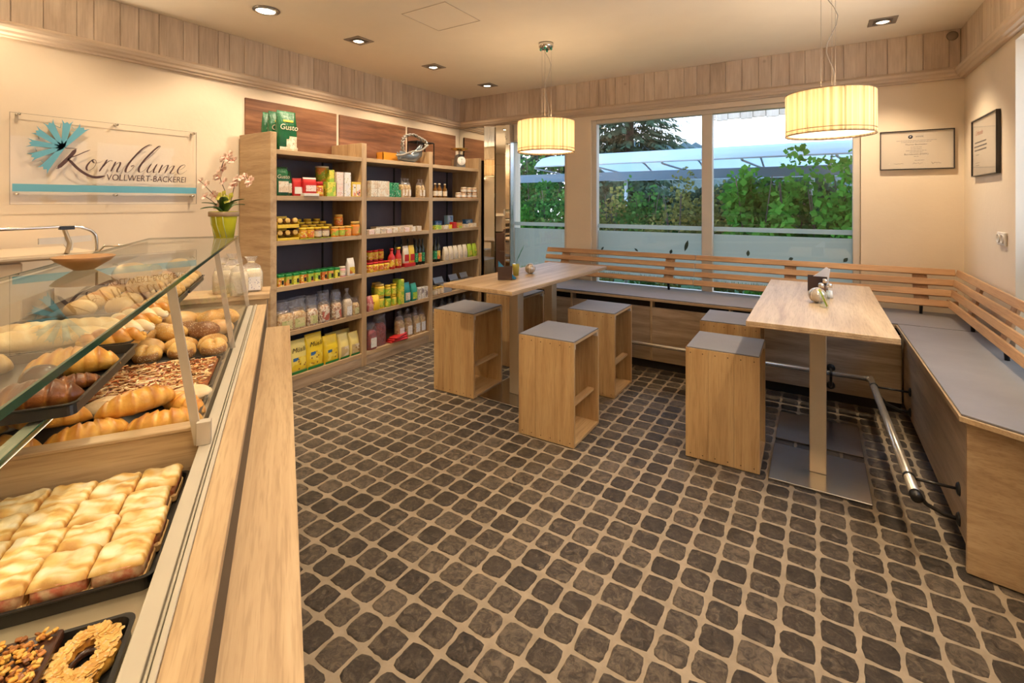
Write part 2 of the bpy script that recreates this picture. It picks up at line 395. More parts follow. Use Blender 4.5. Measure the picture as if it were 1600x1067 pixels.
def crown_mat():
    b = NB('whitewashed_moulding'); n = b.noise(b.coord((2, 2, 60), rnd=False), 1, 4)
    b.bsdf(b.ramp(n, [(0.3, (0.50, 0.39, 0.29)), (0.7, (0.62, 0.50, 0.385))]), 0.55, bump=n, bstr=0.1); return b.m
M_CROWN = crown_mat()
crown('trim_5', 'y', y0, y1, x0, 1); crown('trim_6', 'x', x0, x1, y1, -1); crown('trim_7', 'y', y0, y1, x1, -1)

# windows -----------------------------------------------------------
M_GLASS = pane_glass('window_glass', 1.75); M_FILM = frosted('frosted_film', (0.40, 0.40, 0.315, 1))
M_LEAF = plain('leaf_print', (0.03, 0.05, 0.03), 0.6)
def leafshape(m, x, z, l, w_, a, y):
    pts = []
    for k in range(9):
        t = k/8; pts.append((t*l, w_*sin(pi*t)*0.5))
    for k in range(7, 0, -1):
        t = k/8; pts.append((t*l, -w_*sin(pi*t)*0.5))
    vs = [];
    for p in pts:
        q = rot2(p[0], p[1], a); vs.append((x+q[0], y, z+q[1]))
    m.add(vs, [tuple(range(len(vs)))])
def window(name, X0, X1, Z0, Z1, mull, fw, seed, axis='x', leaves=()):
    root = thing(name, 'frame', 'window'); del root['label']; del root['category']; root['kind'] = 'structure'
    r = random.Random(seed); m = MB(); Y0, Y1 = 0.0, 0.07; panes = []
    m.box(X0, X0+fw, Y0, Y1, Z0, Z1); m.box(X1-fw, X1, Y0, Y1, Z0, Z1); m.box(X0+fw, X1-fw, Y0, Y1, Z1-fw*0.8, Z1); m.box(X0+fw, X1-fw, Y0, Y1, Z0, Z0+0.02)
    cur = X0+fw
    for a, b2 in mull: m.box(a, b2, Y0-0.01, Y1, Z0+0.02, Z1-fw*0.8); panes.append((cur, a)); cur = b2
    panes.append((cur, X1-fw)); m.build('frame', M_FRAME, root, bevel=0.006)
    for a, b2 in panes:
        g = MB(); g.box(a, b2, 0.045, 0.051, Z0+0.02, Z1-fw*0.8); g.build('pane', M_GLASS, root)
        f = MB(); yy = 0.053; g0 = 1.185
        pts = [(a, g0)]; xx = a
        while xx < b2: pts.append((xx, 0.735+r.uniform(-0.01, 0.012))); xx += r.uniform(0.006, 0.012); pts.append((min(xx, b2), 0.705-r.uniform(0, 0.025))); xx += r.uniform(0.004, 0.01)
        pts.append((b2, 0.735)); pts.append((b2, g0))
        for i in range(1, len(pts)-2):
            p, q = pts[i], pts[i+1]; f.add([(p[0], yy, p[1]), (q[0], yy, q[1]), (q[0], yy, g0), (p[0], yy, g0)], [(0, 1, 2, 3)])
        f.add([(a, yy, 1.215), (b2, yy, 1.215), (b2, yy, 1.258), (a, yy, 1.258)], [(0, 1, 2, 3)])
        f.build('frosted_film', M_FILM, root)
    if leaves:
        lf = MB()
        for (lx, lz, ll, lw, la) in leaves: leafshape(lf, lx, lz, ll, lw, la, 0.0435)
        lf.build('leaf_print', M_LEAF, root)
    return root
def lv(px, py, l, w_, a): p = onY(px, py, 5.05); return (p.x, p.z, l, w_, a)
w1 = window('window_1', W1[0], W1[1], W1[2], W1[3], [], 0.03, 1); w1.location = (0, 5.01, 0)
w2 = window('window_2', W2[0], W2[1], W2[2], W2[3], [(-0.965, -0.866)], 0.055, 2,
            leaves=[lv(1069, 393, 0.12, 0.035, 1.3), lv(938, 391, 0.05, 0.02, 0.9), lv(996, 393, 0.05, 0.02, 2.5), lv(1046, 397, 0.05, 0.03, 1.2), lv(1168, 401, 0.06, 0.03, 1.5), lv(1232, 406, 0.04, 0.03, .4), lv(1318, 410, 0.05, 0.03, 0.9)])
w2.location = (0, 5.03, 0)
w3 = window('window_3', -WR[1], -WR[0], WR[2], WR[3], [(-2.78, -2.68)], 0.055, 5); w3.location = (1.07, 0, 0); w3.rotation_euler = (0, 0, -pi/2)

# mirrors in the corner by the shelves ------------------------------
b = NB('mirror_silver'); b.bsdf((0.80, 0.78, 0.72, 1), 0.01, 1.0); M_MIRROR = b.m
t = thing('wall_mirror', 'large flat mirror on window wall behind the end of the shelf unit', 'mirror', (-3.74, 4.995, 0))
MB().box(-0.215, 0.195, -0.006, 0, 0.05, 2.446).build('mirror_panel', M_MIRROR, t)
t = thing('mirror_column', 'tall narrow folded mirror strips between shelf unit and leftmost window', 'mirror', (-3.52, 4.97, 0))
xs = [onY(p, 300, 4.93).x+3.52 for p in (761, 776, 791, 797.5)]
for k, (ang, z1_) in enumerate(((-42, 2.43), (-16, 2.43), (-30, 2.43))):
    a, b2 = xs[k], xs[k+1]; w_ = (b2-a)/max(cos(R(ang)), 0.5)*0.98
    for j, (za, zb) in enumerate(((0.05, 0.9), (0.902, 1.95), (1.952, z1_))):
        MB().box(-w_/2, w_/2, 0, 0.006, za, zb).build('mirror_strip', M_MIRROR, t, loc=((a+b2)/2, -0.04, 0), rot=(0, 0, R(ang)*-1))
MB().box(xs[3]-0.006, xs[3]+0.008, -0.05, 0.02, 0.05, 2.43).build('edge_trim', steel('mirror_trim'), t)

# ================================================================= OUTSIDE
def leafmat(name, c1, c2):
    b = NB(name); co = b.coord(rnd=False); n = b.noise(co, 2.5, 3); at = b.n('ShaderNodeAttribute', attribute_name='tone')
    ad = b.n('ShaderNodeMath', operation='MULTIPLY_ADD'); b.l(at.outputs['Fac'], ad.inputs[0]); ad.inputs[1].default_value = 0.5
    mu = b.n('ShaderNodeMath', operation='MULTIPLY'); b.l(n, mu.inputs[0]); mu.inputs[1].default_value = 0.6; b.l(mu.outputs[0], ad.inputs[2])
    c = b.ramp(ad.outputs[0], [(0.2, c1), (0.85, c2)])
    d = b.n('ShaderNodeBsdfDiffuse'); b.l(c, d.inputs[0]); t = b.n('ShaderNodeBsdfTranslucent'); b.l(c, t.inputs[0]); m = b.n('ShaderNodeMixShader'); m.inputs[0].default_value = 0.35
    b.l(d.outputs[0], m.inputs[1]); b.l(t.outputs[0], m.inputs[2]); b.l(m.outputs[0], b.out.inputs[0]); return b.m
L1 = leafmat('leaf_bright', (0.02, 0.08, 0.012), (0.13, 0.36, 0.05)); L2 = leafmat('leaf_mid', (0.015, 0.05, 0.015), (0.10, 0.24, 0.055)); L3 = leafmat('needle_dark', (0.012, 0.028, 0.018), (0.09, 0.145, 0.085)); L4 = leafmat('leaf_olive', (0.04, 0.05, 0.012), (0.28, 0.27, 0.08))
M_BARK = plain('bark', (0.07, 0.05, 0.035), 0.8, var=0.3)
def leaves(m, cx, cy, cz, rx, ry, rz, n, s, r, droop=0.0, clumps=14):
    cl = []
    for _ in range(clumps):
        d = Vector((r.gauss(0, 1), r.gauss(0, 1), r.gauss(0, 1))).normalized(); q = r.uniform(0.35, 0.85); cl.append((d.x*q, d.y*q, d.z*q, r.uniform(0.22, 0.42), r.random()))
    for _ in range(n):
        k = r.choice(cl); d = Vector((r.gauss(0, 1), r.gauss(0, 1), r.gauss(0, 1))).normalized()*k[3]*r.uniform(0.6, 1.05)
        p = Vector((cx+rx*(k[0]+d.x), cy+ry*(k[1]+d.y), cz+rz*(k[2]+d.z)))
        u = Vector((r.gauss(0, 1), r.gauss(0, 1), r.gauss(0, 1)-droop)).normalized(); v = u.cross(Vector((r.gauss(0, 1), r.gauss(0, 1), r.gauss(0, 1)))).normalized()
        L = s*r.uniform(0.7, 1.3); Wd = L*0.42; m.t = min(1, max(0, k[4]*0.5+r.random()*0.5))
        m.add([p, p+u*L*0.5+v*Wd, p+u*L, p+u*L*0.5-v*Wd], [(0, 1, 2, 3)])
def shrub(px, Y, z0, z1, wid, mat_, label, n, s, seed, name='garden_shrub', group='shrubs outside the windows'):
    r = random.Random(seed); p = onY(px, 300, Y); t = thing(name, label, 'shrub', (p.x, Y, z0), 0, group)
    m = MB(); leaves(m, 0, 0, (z1-z0)*0.52, wid, 0.7, (z1-z0)*0.52, n, s, r, clumps=22); m.build('foliage', mat_, t)
    st = MB()
    for k in range(4):
        a = r.uniform(0, 6.28); st.tube([(0.05*cos(a), 0.05*sin(a), 0), (wid*0.25*cos(a), 0.2*sin(a), (z1-z0)*0.5), (wid*0.5*cos(a), 0.3*sin(a), (z1-z0)*0.9)], [0.02, 0.014, 0.006], 5)
    st.build('stem', M_BARK, t)
struct('ground_outside', MB().box(-22, 22, 5.3, 45, -0.5, -0.3), plain('grass_ground', (0.05, 0.11, 0.03), 0.9, var=0.4))
SH = [(812, 8.1, 1.55, 0.75, L1, 'bright rounded bush low outside the leftmost window', 2200, 0.075), (868, 8.5, 1.95, 0.7, L2, 'dark green bush filling right side of leftmost window', 2200, 0.08),
      (835, 9.9, 3.1, 1.1, L2, 'tall loose shrub rising behind the carport in leftmost window', 2600, 0.09), (905, 8.4, 1.9, 0.6, L2, 'shrub mostly hidden behind the wall pillar between windows', 800, 0.08),
      (952, 8.3, 1.86, 0.62, L4, 'olive leafed shrub at left edge of middle window pane', 2200, 0.07), (1005, 8.6, 1.88, 0.62, L2, 'loose mid green shrub in centre of middle window pane', 2200, 0.08),
      (1060, 8.2, 1.84, 0.6, L4, 'brownish green shrub at right edge of middle window pane', 2200, 0.075), (1125, 8.5, 1.86, 0.55, L4, 'olive shrub just right of the window mullion', 2000, 0.075),
      (1178, 8.0, 2.12, 0.5, L1, 'bright large leafed shrub growing up over the blue beam', 2200, 0.11), (1235, 8.2, 2.02, 0.5, L1, 'fresh green shrub left of right hand post', 2200, 0.10),
      (1290, 8.1, 1.9, 0.5, L2, 'darker shrub right of the right hand post', 2200, 0.09), (1335, 7.8, 2.1, 0.5, L1, 'bright shrub at far right edge of right window pane', 1800, 0.10)]
for k, q in enumerate(SH): shrub(q[0], q[1], -0.3, q[2], q[3], q[4], q[5], q[6], q[7], 40+k)
for k, (px, Y, zz, ww, lab) in enumerate([(850, 14.5, 5.4, 2.6, 'dark broad tree far behind leftmost window'), (1000, 14.2, 2.0, 2.6, 'dark hedge behind the carport, middle pane'), (1130, 14.4, 2.0, 2.6, 'dark hedge behind the carport, right of mullion'), (1270, 14.0, 2.0, 2.6, 'dark hedge behind the carport, far right')]):
    shrub(px, Y, -0.3, zz, ww, L3, lab, 5200, 0.18, 70+k, 'hedge', 'hedges behind the carport')
# spruce
r = random.Random(5); p = onY(948, 200, 14.5); t = thing('spruce_tree', 'big dark spruce rising behind the carport, top of middle pane', 'tree', (p.x, 14.5+2.2, -0.3))
m = MB()
for k in range(70):
    z = 1.2+k*0.1; rad = 2.75*(1-z/17)
    for j in range(10):
        a = r.uniform(0, 6.283); L = rad*r.uniform(0.75, 1.05)
        for q in range(34):
            f = r.uniform(0.25, 1); pp = Vector((L*f*cos(a), L*f*sin(a), z-0.35*f*f+r.uniform(-0.05, 0.05)))
            b2 = r.choice((-1, 1)); u = Vector((cos(a+b2*0.7), sin(a+b2*0.7), -0.55)).normalized(); v = Vector((-sin(a), cos(a), 0.3)).normalized(); l = r.uniform(0.18, 0.36); m.t = r.random()*0.6+0.4*f
            m.add([pp, pp+u*l*0.5+v*0.045, pp+u*l, pp+u*l*0.5-v*0.045], [(0, 1, 2, 3)])
m.build('foliage', L3, t); MB().lathe([(0.22, 0), (0.12, 6), (0.05, 8.4)], 10).build('trunk', M_BARK, t)
# far wooded hill
m = MB(); pts = []; hp = [onY(1040, 240, 60), onY(1130, 214, 60)]
for k in range(40):
    for j in range(4):
        x_ = -26+k*1.0+r.uniform(-.4, .4); h_ = 7.2+2.0*sin(k*0.16+0.4)+r.uniform(-0.5, 0.5)
        m.lathe([(2.2, -0.5), (2.0, h_*0.8), (1.0, h_*0.93), (0.05, h_)], 7, M=Matrix.Translation((x_, 60+j*2, 0)))
tag(m.build('wooded_hill', plain('far_trees', (0.05, 0.085, 0.09), 0.9, var=0.3)), kind='structure')
# carport
cl = onY(846, 270, 9.0).x; CP = thing('carport', 'white translucent carport with curved roof and blue grey beam outside', 'carport', (0, 9, 0))
M_BEAM = plain('blue_grey_beam', (0.075, 0.125, 0.17), 0.45, var=0.03); M_POLY = frosted('polycarbonate', (0.80, 0.87, 0.93, 1))
MB().box(cl-2.2, 4.6, -0.05, 0.05, 1.91, 2.075).build('beam', M_BEAM, CP)
sec = [(-0.10, 2.235), (0.0, 2.33), (0.2, 2.43), (0.6, 2.51), (1.3, 2.58), (2.2, 2.60), (3.2, 2.5), (4.0, 2.3), (4.2, 2.1)]
m = MB(); m.loft([[(X_, yy, z) for yy, z in sec]+[(X_, yy, z-0.012) for yy, z in reversed(sec)] for X_ in (cl-0.1, 4.6)], smooth=False); m.build('curved_roof', M_POLY, CP)
M_RIB = plain('roof_rib', (0.30, 0.33, 0.35), 0.4)
for X_ in [cl-0.1+k*1.32 for k in range(6)]:
    m = MB(); m.tube([(X_, yy, z-0.03) for yy, z in sec], 0.022, 6); m.tube([(X_, -0.08, 2.20), (X_+0.28, 0.9, 2.09)], 0.018, 6); m.build('rib', M_RIB, CP)
MB().tube([(cl-0.1, -0.11, 2.235), (4.6, -0.11, 2.235)], 0.016, 6).build('gutter', M_RIB, CP)
for px in (977, 1269):
    q = onY(px, 300, 9.05); MB().tube([(q.x, 0.09, -0.3), (q.x, 0.09, 2.0)], 0.035, 8).build('post', plain('post_paint', (0.42, 0.46, 0.48), 0.4), CP)
# neighbour eave with boards, top right
ev = thing('boarded_eave', 'pale boarded roof eave at top of right window pane', 'eave', (0, 7, 2.6))
m = MB(); xx = onY(1100, 180, 7).x; k = 0
while xx < 4.5: m.t = r.random(); m.cbox(xx+0.003, xx+0.147, 0, 0.03, 0.0-0.012*(k % 2), 0.32, 0.006); xx += 0.15; k += 1
m.build('boards', M_PLANK, ev); MB().box(onY(1100, 180, 7).x, 4.5, 0.03, 1.6, 0.25, 0.33).build('soffit', plain('soffit', (0.5, 0.42, 0.33), 0.6), ev)

# ================================================================= LAMPS
WARM = (1.0, 0.79, 0.54)
M_CHROME = plain('chrome', (0.78, 0.76, 0.73), 0.12, 1.0, var=0.0); M_WHITE = plain('white_lacquer', (0.75, 0.72, 0.68), 0.4, var=0.02)
M_GLOW = emit('lamp_disc', (1.0, 0.86, 0.66, 1), 14.0)
def spot(parent, e, ang, aim=(0, 0, -1), blend=0.6, col=WARM, size=0.04, z=-0.03):
    d = bpy.data.lights.new('lamp_light', 'SPOT'); d.energy = e*LAMP; d.color = col; d.spot_size = R(ang); d.spot_blend = blend; d.shadow_soft_size = size
    o = bpy.data.objects.new('lamp_light', d); COL.objects.link(o); o.parent = parent; o.location = (0, 0, z)
    o.rotation_euler = Vector(aim).to_track_quat('-Z', 'Y').to_euler(); return o
def downlight(x, y, label, e, aim=(0, 0, -1), square=True, ang=105, group=None, col=WARM):
    t = thing('ceiling_downlight', label, 'ceiling light', (x, y, HH), 0, group); m = MB()
    if square:
        a, i, = 0.085, 0.058
        for q in ((-a, a, -a, -i), (-a, a, i, a), (-a, -i, -i, i), (i, a, -i, i)): m.cbox(*q, -0.006, 0.0, 0.001)
        m.build('frame', plain('lamp_frame', (0.30, 0.27, 0.24), 0.35, 0.6), t)
        MB().box(-i, i, -i, i, -0.003, -0.001).build('recess', plain('lamp_recess', (0.12, 0.10, 0.09), 0.4), t)
    else:
        m.lathe([(0.066, -0.001), (0.085, -0.001), (0.088, -0.006), (0.066, -0.008), (0.066, -0.001)], 32, cap=False); m.build('frame', plain('lamp_frame', (0.30, 0.27, 0.24), 0.35, 0.6), t)
    ax, ay = aim[0]*0.02, aim[1]*0.02; rr = 0.040 if square else 0.062
    MB().lathe([(rr, -0.002), (rr+0.008, -0.012), (rr+0.004, -0.014), (rr-0.002, -0.008), (rr-0.003, -0.003)], 28, M=Matrix.Translation((ax, ay, 0)), cap=False).build('reflector_ring', M_CHROME, t)
    MB().lathe([(rr-0.002, -0.0072), (0.001, -0.0082)], 28, M=Matrix.Translation((ax, ay, 0))).build('lamp_disc', M_GLOW, t)
    spot(t, e, ang, aim, col=col); return t
G1 = 'recessed downlights along the shelf wall'
downlight(*onZ(416, 15.5, HH).xy, 'round recessed ceiling downlight above the bakery sign', 40, (-0.35, 0, -1), False)
downlight(*onZ(561, 63, HH).xy, 'square downlight nearest the round one, above left shelf bay', 50, (-0.38, 0.05, -1), group=G1)
downlight(*onZ(678, 104, HH).xy, 'square downlight between two others, above middle shelf bay', 50, (-0.38, 0, -1), group=G1)
downlight(*onZ(762, 133, HH).xy, 'square downlight nearest the window wall, above right shelf bay', 42, (-0.38, 0, -1), group=G1)
downlight(*onZ(1379, 33, HH).xy, 'square recessed downlight above the right table, near corner', 70, (0.02, 0.0, -1), ang=92)
for k, (x, y, e, aim) in enumerate([(0.35, 2.35, 95, (0, 0, -1)), (0.3, 0.5, 32, (0, 0.2, -1)), (-1.35, 1.9, 28, (0, 0, -1)), (-1.25, 0.95, 49, (-0.05, 0, -1)), (-2.25, 1.55, 70, (-0.05, 0, -1)), (-3.2, 0.9, 22, (-0.35, 0, -1)), (-0.7, 0.25, 17, (-0.1, 0, -1)), (-3.2, -0.4, 50, (-0.3, 0, -1)), (-1.6, -1.2, 60, (0, 0, -1))]):  # all but the first are added, unseen, to brighten counter and room
    downlight(x, y, ['square downlight over the floor in front of the right table', 'added square downlight above the entrance side, near right wall', 'added square downlight over the floor beside the front ledge', 'added square downlight above the meringue slices on the counter', 'added square downlight above the far end of the counter', 'added square downlight above left end of bakery sign', 'added square downlight directly above the near corner of the counter', 'added square downlight above the bread slicing machine', 'added square downlight nearest the back wall'][k], e, aim, ang=82 if k == 0 else 105, group='downlights over the counter and entrance')

def shade_mat():
    b = NB('pleated_fabric'); co = b.coord((1, 1, 1), rnd=False); g = b.n('ShaderNodeTexGradient', gradient_type='RADIAL'); b.l(co, g.inputs[0])
    w_ = b.n('ShaderNodeTexNoise', noise_dimensions='1D'); w_.inputs['Scale'].default_value = 70; w_.inputs['Detail'].default_value = 4; b.l(g.outputs['Fac'], w_.inputs['W'])
    c = b.ramp(w_.outputs['Fac'], [(0.36, (0.36, 0.255, 0.145)), (0.64, (0.58, 0.45, 0.30))])
    t = b.n('ShaderNodeBsdfTranslucent'); b.l(c, t.inputs[0]); d = b.n('ShaderNodeBsdfDiffuse'); b.l(c, d.inputs[0]); m = b.n('ShaderNodeMixShader'); m.inputs[0].default_value = 0.45
    b.l(t.outputs[0], m.inputs[1]); b.l(d.outputs[0], m.inputs[2]); b.l(m.outputs[0], b.out.inputs[0]); return b.m
M_SHADE = shade_mat(); M_WIRE = plain('wire', (0.45, 0.40, 0.34), 0.4); M_DIFF = frosted('lamp_diffuser', (0.95, 0.90, 0.82, 1)); M_SEAM = plain('seam', (0.25, 0.18, 0.10), 0.8)
def selip0(hx, hy, z, n=24):
    return [(hx*cos(2*pi*k/n), hy*sin(2*pi*k/n), z) for k in range(n)]
def pendant(x, y, zb, label, e):
    t = thing('pendant_lamp', label, 'pendant lamp', (x, y, zb), 0.3, 'drum pendant lamps over the tables'); RD, H_ = 0.236, 0.255
    m = MB(); N = 120; prof = [(0, 0), (0, H_*0.5), (0, H_)]
    m.loft([[((RD+0.0022*(k % 2))*cos(2*pi*k/N), (RD+0.0022*(k % 2))*sin(2*pi*k/N), z) for k in range(N)] for z in (0, H_*0.33, H_*0.66, H_)], smooth=False, cap=False)
    m.build('lamp_shade', M_SHADE, t)
    m = MB()
    for z in (0, 0.028, H_): m.tube([((RD+0.002)*cos(2*pi*k/48), (RD+0.002)*sin(2*pi*k/48), z) for k in range(48)], 0.0022, 5, closed=True)
    for k in range(8): a = 2*pi*k/8; m.tube([((RD+0.003)*cos(a), (RD+0.003)*sin(a), 0), ((RD+0.003)*cos(a), (RD+0.003)*sin(a), H_)], 0.0012, 4)
    m.build('shade_hoop', M_SEAM, t)
    MB().lathe([(RD-0.006, 0.012), (0.001, 0.0121)], 48, cap=False).build('diffuser', M_DIFF, t)
    m = MB()
    for k in range(3): a = 2*pi*k/3+0.5; m.tube([(RD*cos(a), RD*sin(a), H_-0.01), (0, 0, H_-0.03)], 0.002, 4)
    m.lathe([(0.02, H_-0.09), (0.024, H_-0.02)], 12); m.build('spider', M_CHROME, t)
    zt = HH-zb
    for k in range(3):
        a = 2*pi*k/3+0.5; MB().tube([(0.045*cos(a), 0.045*sin(a), H_-0.02), (0.045*cos(a), 0.045*sin(a), zt-0.02)], 0.0011, 4).build('suspension_wire', M_WIRE, t)
    MB().tube([(0.012*sin(q*0.9)*(1+q*0.2)+0.01, 0.01*cos(q*1.1), H_-0.02+(zt-H_)*q/12) for q in range(13)], 0.0024, 6).build('power_cord', M_WIRE, t)
    cn = MB().lathe([(0.001, zt-0.045), (0.05, zt-0.045), (0.062, zt-0.03), (0.062, zt)], 28).build('canopy', M_CHROME, t)
    for k in range(4): a = pi/2*k; MB().ball((0.045*cos(a), 0.045*sin(a), -0.0), (0.010, 0.010, 0.012), 8, 6).build('green_bead', plain('green_glass', (0.05, 0.35, 0.22), 0.1), cn, loc=(0, 0, zt-0.05))
    d = bpy.data.lights.new('bulb', 'POINT'); d.energy = e*LAMP; d.color = (1, 0.70, 0.40); d.shadow_soft_size = 0.05
    o = bpy.data.objects.new('bulb', d); COL.objects.link(o); o.parent = t; o.location = (0, 0, 0.14)
    return t
pendant(-1.93, 3.60, 1.915, 'cream pleated drum pendant lamp hanging over the left table', 13)
pendant(0.06, 3.58, 1.91, 'cream pleated drum pendant lamp hanging over the right table', 13)

# added uplighters, out of view on the side walls, to brighten the ceiling
for k, (x, y, rz) in enumerate(((x0+0.06, 0.42, -pi/2), (x1-0.06, 0.9, pi/2), (x1-0.06, -0.9, pi/2), (x1-0.06, -2.1, pi/2))):
    t = thing('added_uplighter', 'added white wall uplighter, %s' % ('on left wall left of the bakery sign', 'on right wall beside the large window', 'middle one on the right wall', 'on right wall nearest the back')[k], 'added wall lamp', (x, y, 1.95), rz, 'added wall uplighters')
    m = MB(); m.loft([selip0(0.07, 0.02, 0.0), selip0(0.13, 0.055, 0.10)]); m.loft([selip0(0.125, 0.05, 0.101), selip0(0.13, 0.055, 0.101)], cap=False); m.build('lamp_body', M_WHITE, t); MB().loft([selip0(0.12, 0.045, 0.102), selip0(0.12, 0.045, 0.1025)]).build('lamp_glass', M_GLOW, t)
    spot(t, (60, 80, 80, 80)[k], 150, (0, 0.45, 1), 0.8, (1, 0.80, 0.56), 0.06, 0.14)
# ================================================================= FURNITURE
M_FELT = None
def felt(name, c):
    b = NB(name); co = b.coord(); n = b.noise(co, 5, 4); m = b.noise(co, 260, 2)
    b.bsdf(b.ramp(n, [(0.3, tuple(v*0.85 for v in c)), (0.7, tuple(v*1.1 for v in c))]), 0.75, bump=m, bstr=0.3, bdist=0.002, Sheen_Weight=0.3); return b.m
M_FELT = felt('grey_felt', (0.150, 0.145, 0.158)); M_EDGE = plain('felt_edge', (0.05, 0.035, 0.028), 0.7)
M_PALE = plain('pale_batten', (0.50, 0.43, 0.35), 0.5); M_SCREW = plain('screw_hole', (0.10, 0.055, 0.025), 0.6)
SW, SD, SH_ = 0.392, 0.405, 0.652
def make_stool(label):
    t = thing('bar_stool', label, 'stool', (0, 0, 0), 0, 'wooden box stools'); hw, hd = SW/2, SD/2; th = 0.019; zt = SH_-0.009
    r = random.Random(11)
    for sy, nm in ((-1, 'front_panel'), (1, 'back_panel')):
        m = MB(); xs_ = [-hw, -hw+0.125, -hw+0.262, hw]; ya, yb = (-hd, -hd+th) if sy < 0 else (hd-th, hd)
        for a, b2 in zip(xs_, xs_[1:]): m.t = r.choice((0.15, 0.35, 0.5, 0.28)); m.cbox(a+0.0003, b2-0.0003, ya, yb, 0.004, zt, 0.0012)
        o = m.build(nm, oak('z', 'honey'), t); sc = MB()
        yf = ya-0.0004 if sy < 0 else yb+0.0004
        sc.lathe([(0.0035, -0.0004), (0.0035, 0.0004)], 8, M=Matrix.Rotation(pi/2, 4, 'X')); scm = sc.mesh('screw', M_SCREW)
        for k in range(6):
            xx = -hw+0.028+k*(SW-0.056)/5
            for zz in (0.028, zt-0.026): objm('screw', scm, o, (xx, yf, zz))
    MB().cbox(-hw, hw, -hd+th, hd-th, 0.004, 0.022, 0.001).build('bottom_board', oak('y', 'honey'), t)
    MB().cbox(-hw+0.003, hw-0.003, -hd+th, hd-th, zt-0.018, zt-0.001, 0.001).build('seat_board', oak('y', 'honey'), t)
    m = MB(); m.cbox(hw-0.075, hw-0.03, -hd+th, hd-th, 0.225, 0.243, 0.001); m.build('foot_rest', oak('y', 'honey'), t)
    m = MB()
    for sx in (-1, 1):
        for sy in (-1, 1):
            xa, xb = sorted((sx*(hw-0.002), sx*(hw-0.03))); ya, yb = sorted((sy*(hd-th), sy*(hd-th-0.012))); m.cbox(xa, xb, ya, yb, zt-0.045, zt-0.018, 0.001)
    m.build('corner_batten', M_PALE, t)
    m = MB(); m.cbox(-hw+0.004, hw-0.004, -hd+0.004, hd-0.004, zt, zt+0.0065, 0.002); m.build('seat_pad', M_FELT, t)
    MB().box(-hw+0.0035, hw-0.0035, -hd+0.0035, hd-0.0035, zt-0.0005, zt+0.0022).build('pad_edge', M_EDGE, t)
    return t
st0 = make_stool('box bar stool at near left corner of the left table')
STOOLS = [((-2.41, 3.165), 0.01, None), ((-1.448, 2.893), 0.005, 'box bar stool standing nearest the camera, right of left table'), ((-1.503, 3.742), 0.0, 'box bar stool behind the nearest one, right of left table'),
          ((-2.43, 3.92), -0.02, 'box bar stool mostly hidden behind left table, far left corner'), ((-0.468, 3.178), 0.012, 'box bar stool left of the right table, its front lit two-tone'), ((-0.53, 3.895), 0.02, 'box bar stool half hidden behind the one left of right table')]
st0.location = (*STOOLS[0][0], 0); st0.rotation_euler[2] = STOOLS[0][1]
for q in STOOLS[1:]: dup(st0, (*q[0], 0), q[1], q[2])

M_STEEL = plain('brushed_column_steel', (0.60, 0.50, 0.35), 0.36, 0.72, var=0.04); M_PLATE = steel('base_plate_steel', 'x', (0.50, 0.48, 0.47), 0.20)
def make_table(label):
    t = thing('bar_table', label, 'table', (0, 0, 0), 0, 'high oak tables on steel columns'); m = MB()
    m.cbox(-0.306, 0.306, -0.77, 0.77, 0.877, 0.905, 0.0015); m.build('table_top', oak('y', 'light'), t)
    m = MB()
    for z in (0.8795, 0.8885): m.box(-0.3065, 0.3065, -0.7705, 0.7705, z, z+0.0012)
    m.build('edge_line', plain('ply_line', (0.20, 0.10, 0.04), 0.6), t)
    for sy in (-1, 1):
        cy_ = sy*0.265
        MB().cbox(-0.04, 0.04, cy_-0.04, cy_+0.04, 0.012, 0.87, 0.003).build('column', M_STEEL, t)
        MB().cbox(-0.10, 0.10, cy_-0.10, cy_+0.10, 0.870, 0.877, 0.001).build('mounting_plate', M_BLACK, t)
        MB().cbox(-0.228, 0.228, cy_-0.228+0.0, cy_+0.222, 0.001, 0.012, 0.002).build('base_plate', M_PLATE, t)
    return t
tb0 = make_table('high oak table with brown napkin box nearest the product shelves'); tb0.location = (-1.985, 3.50, 0); tb0.rotation_euler[2] = R(-2.3)
dup(tb0, (0.0, 3.455, 0), 0, 'high oak table with glass of pencils beside the corner bench')

# bench along the windows --------------------------------------------
M_GRY = felt('seat_felt', (0.165, 0.148, 0.145))
def slat_set(root, n, axis, lo, hi, top, bot, gap=None, splits=()):
    """n slats whose backs lean; top/bot = (perp position, z) of the slats' front face"""
    for k in range(n):
        f = k/(n-1); p = top[0]+(bot[0]-top[0])*f; z = top[1]+(bot[1]-top[1])*f
        cuts = [lo]+list(splits)+[hi]
        for a, b2 in zip(cuts, cuts[1:]):
            m = MB(); ang = math.atan2(bot[0]-top[0], top[1]-bot[1])
            if axis == 'x':
                M = Matrix.Translation((0, p, z)) @ Matrix.Rotation(ang, 4, 'X'); m.cbox(a+0.002, b2-0.002, 0, 0.02, -0.025, 0.025, 0.003, M=M)
            else:
                M = Matrix.Translation((p, 0, z)) @ Matrix.Rotation(-ang, 4, 'Y'); m.cbox(0, 0.02, a+0.002, b2-0.002, -0.025, 0.025, 0.003, M=M)
            m.build('slat', oak(axis, 'slat'), root)
bw = thing('window_bench', 'long oak bench with grey seat and slatted back under the windows', 'bench', (-1.0, 4.6, 0), 0); OX, OY = -1.0, 4.6
SX0 = -2.58; YF = 4.30
def B(m, *a, **k):   # world box into bench frame
    return m.cbox(a[0]-OX, a[1]-OX, a[2]-OY, a[3]-OY, a[4], a[5], k.get('b', 0.0015))
B(MB(), SX0, 0.945, YF, 4.93, 0.620, 0.641).build('seat_board', oak('x', 'light'), bw)
B(MB(), SX0+0.004, 0.94, YF+0.006, 4.9, 0.641, 0.650, b=0.002).build('seat_pad', M_GRY, bw)
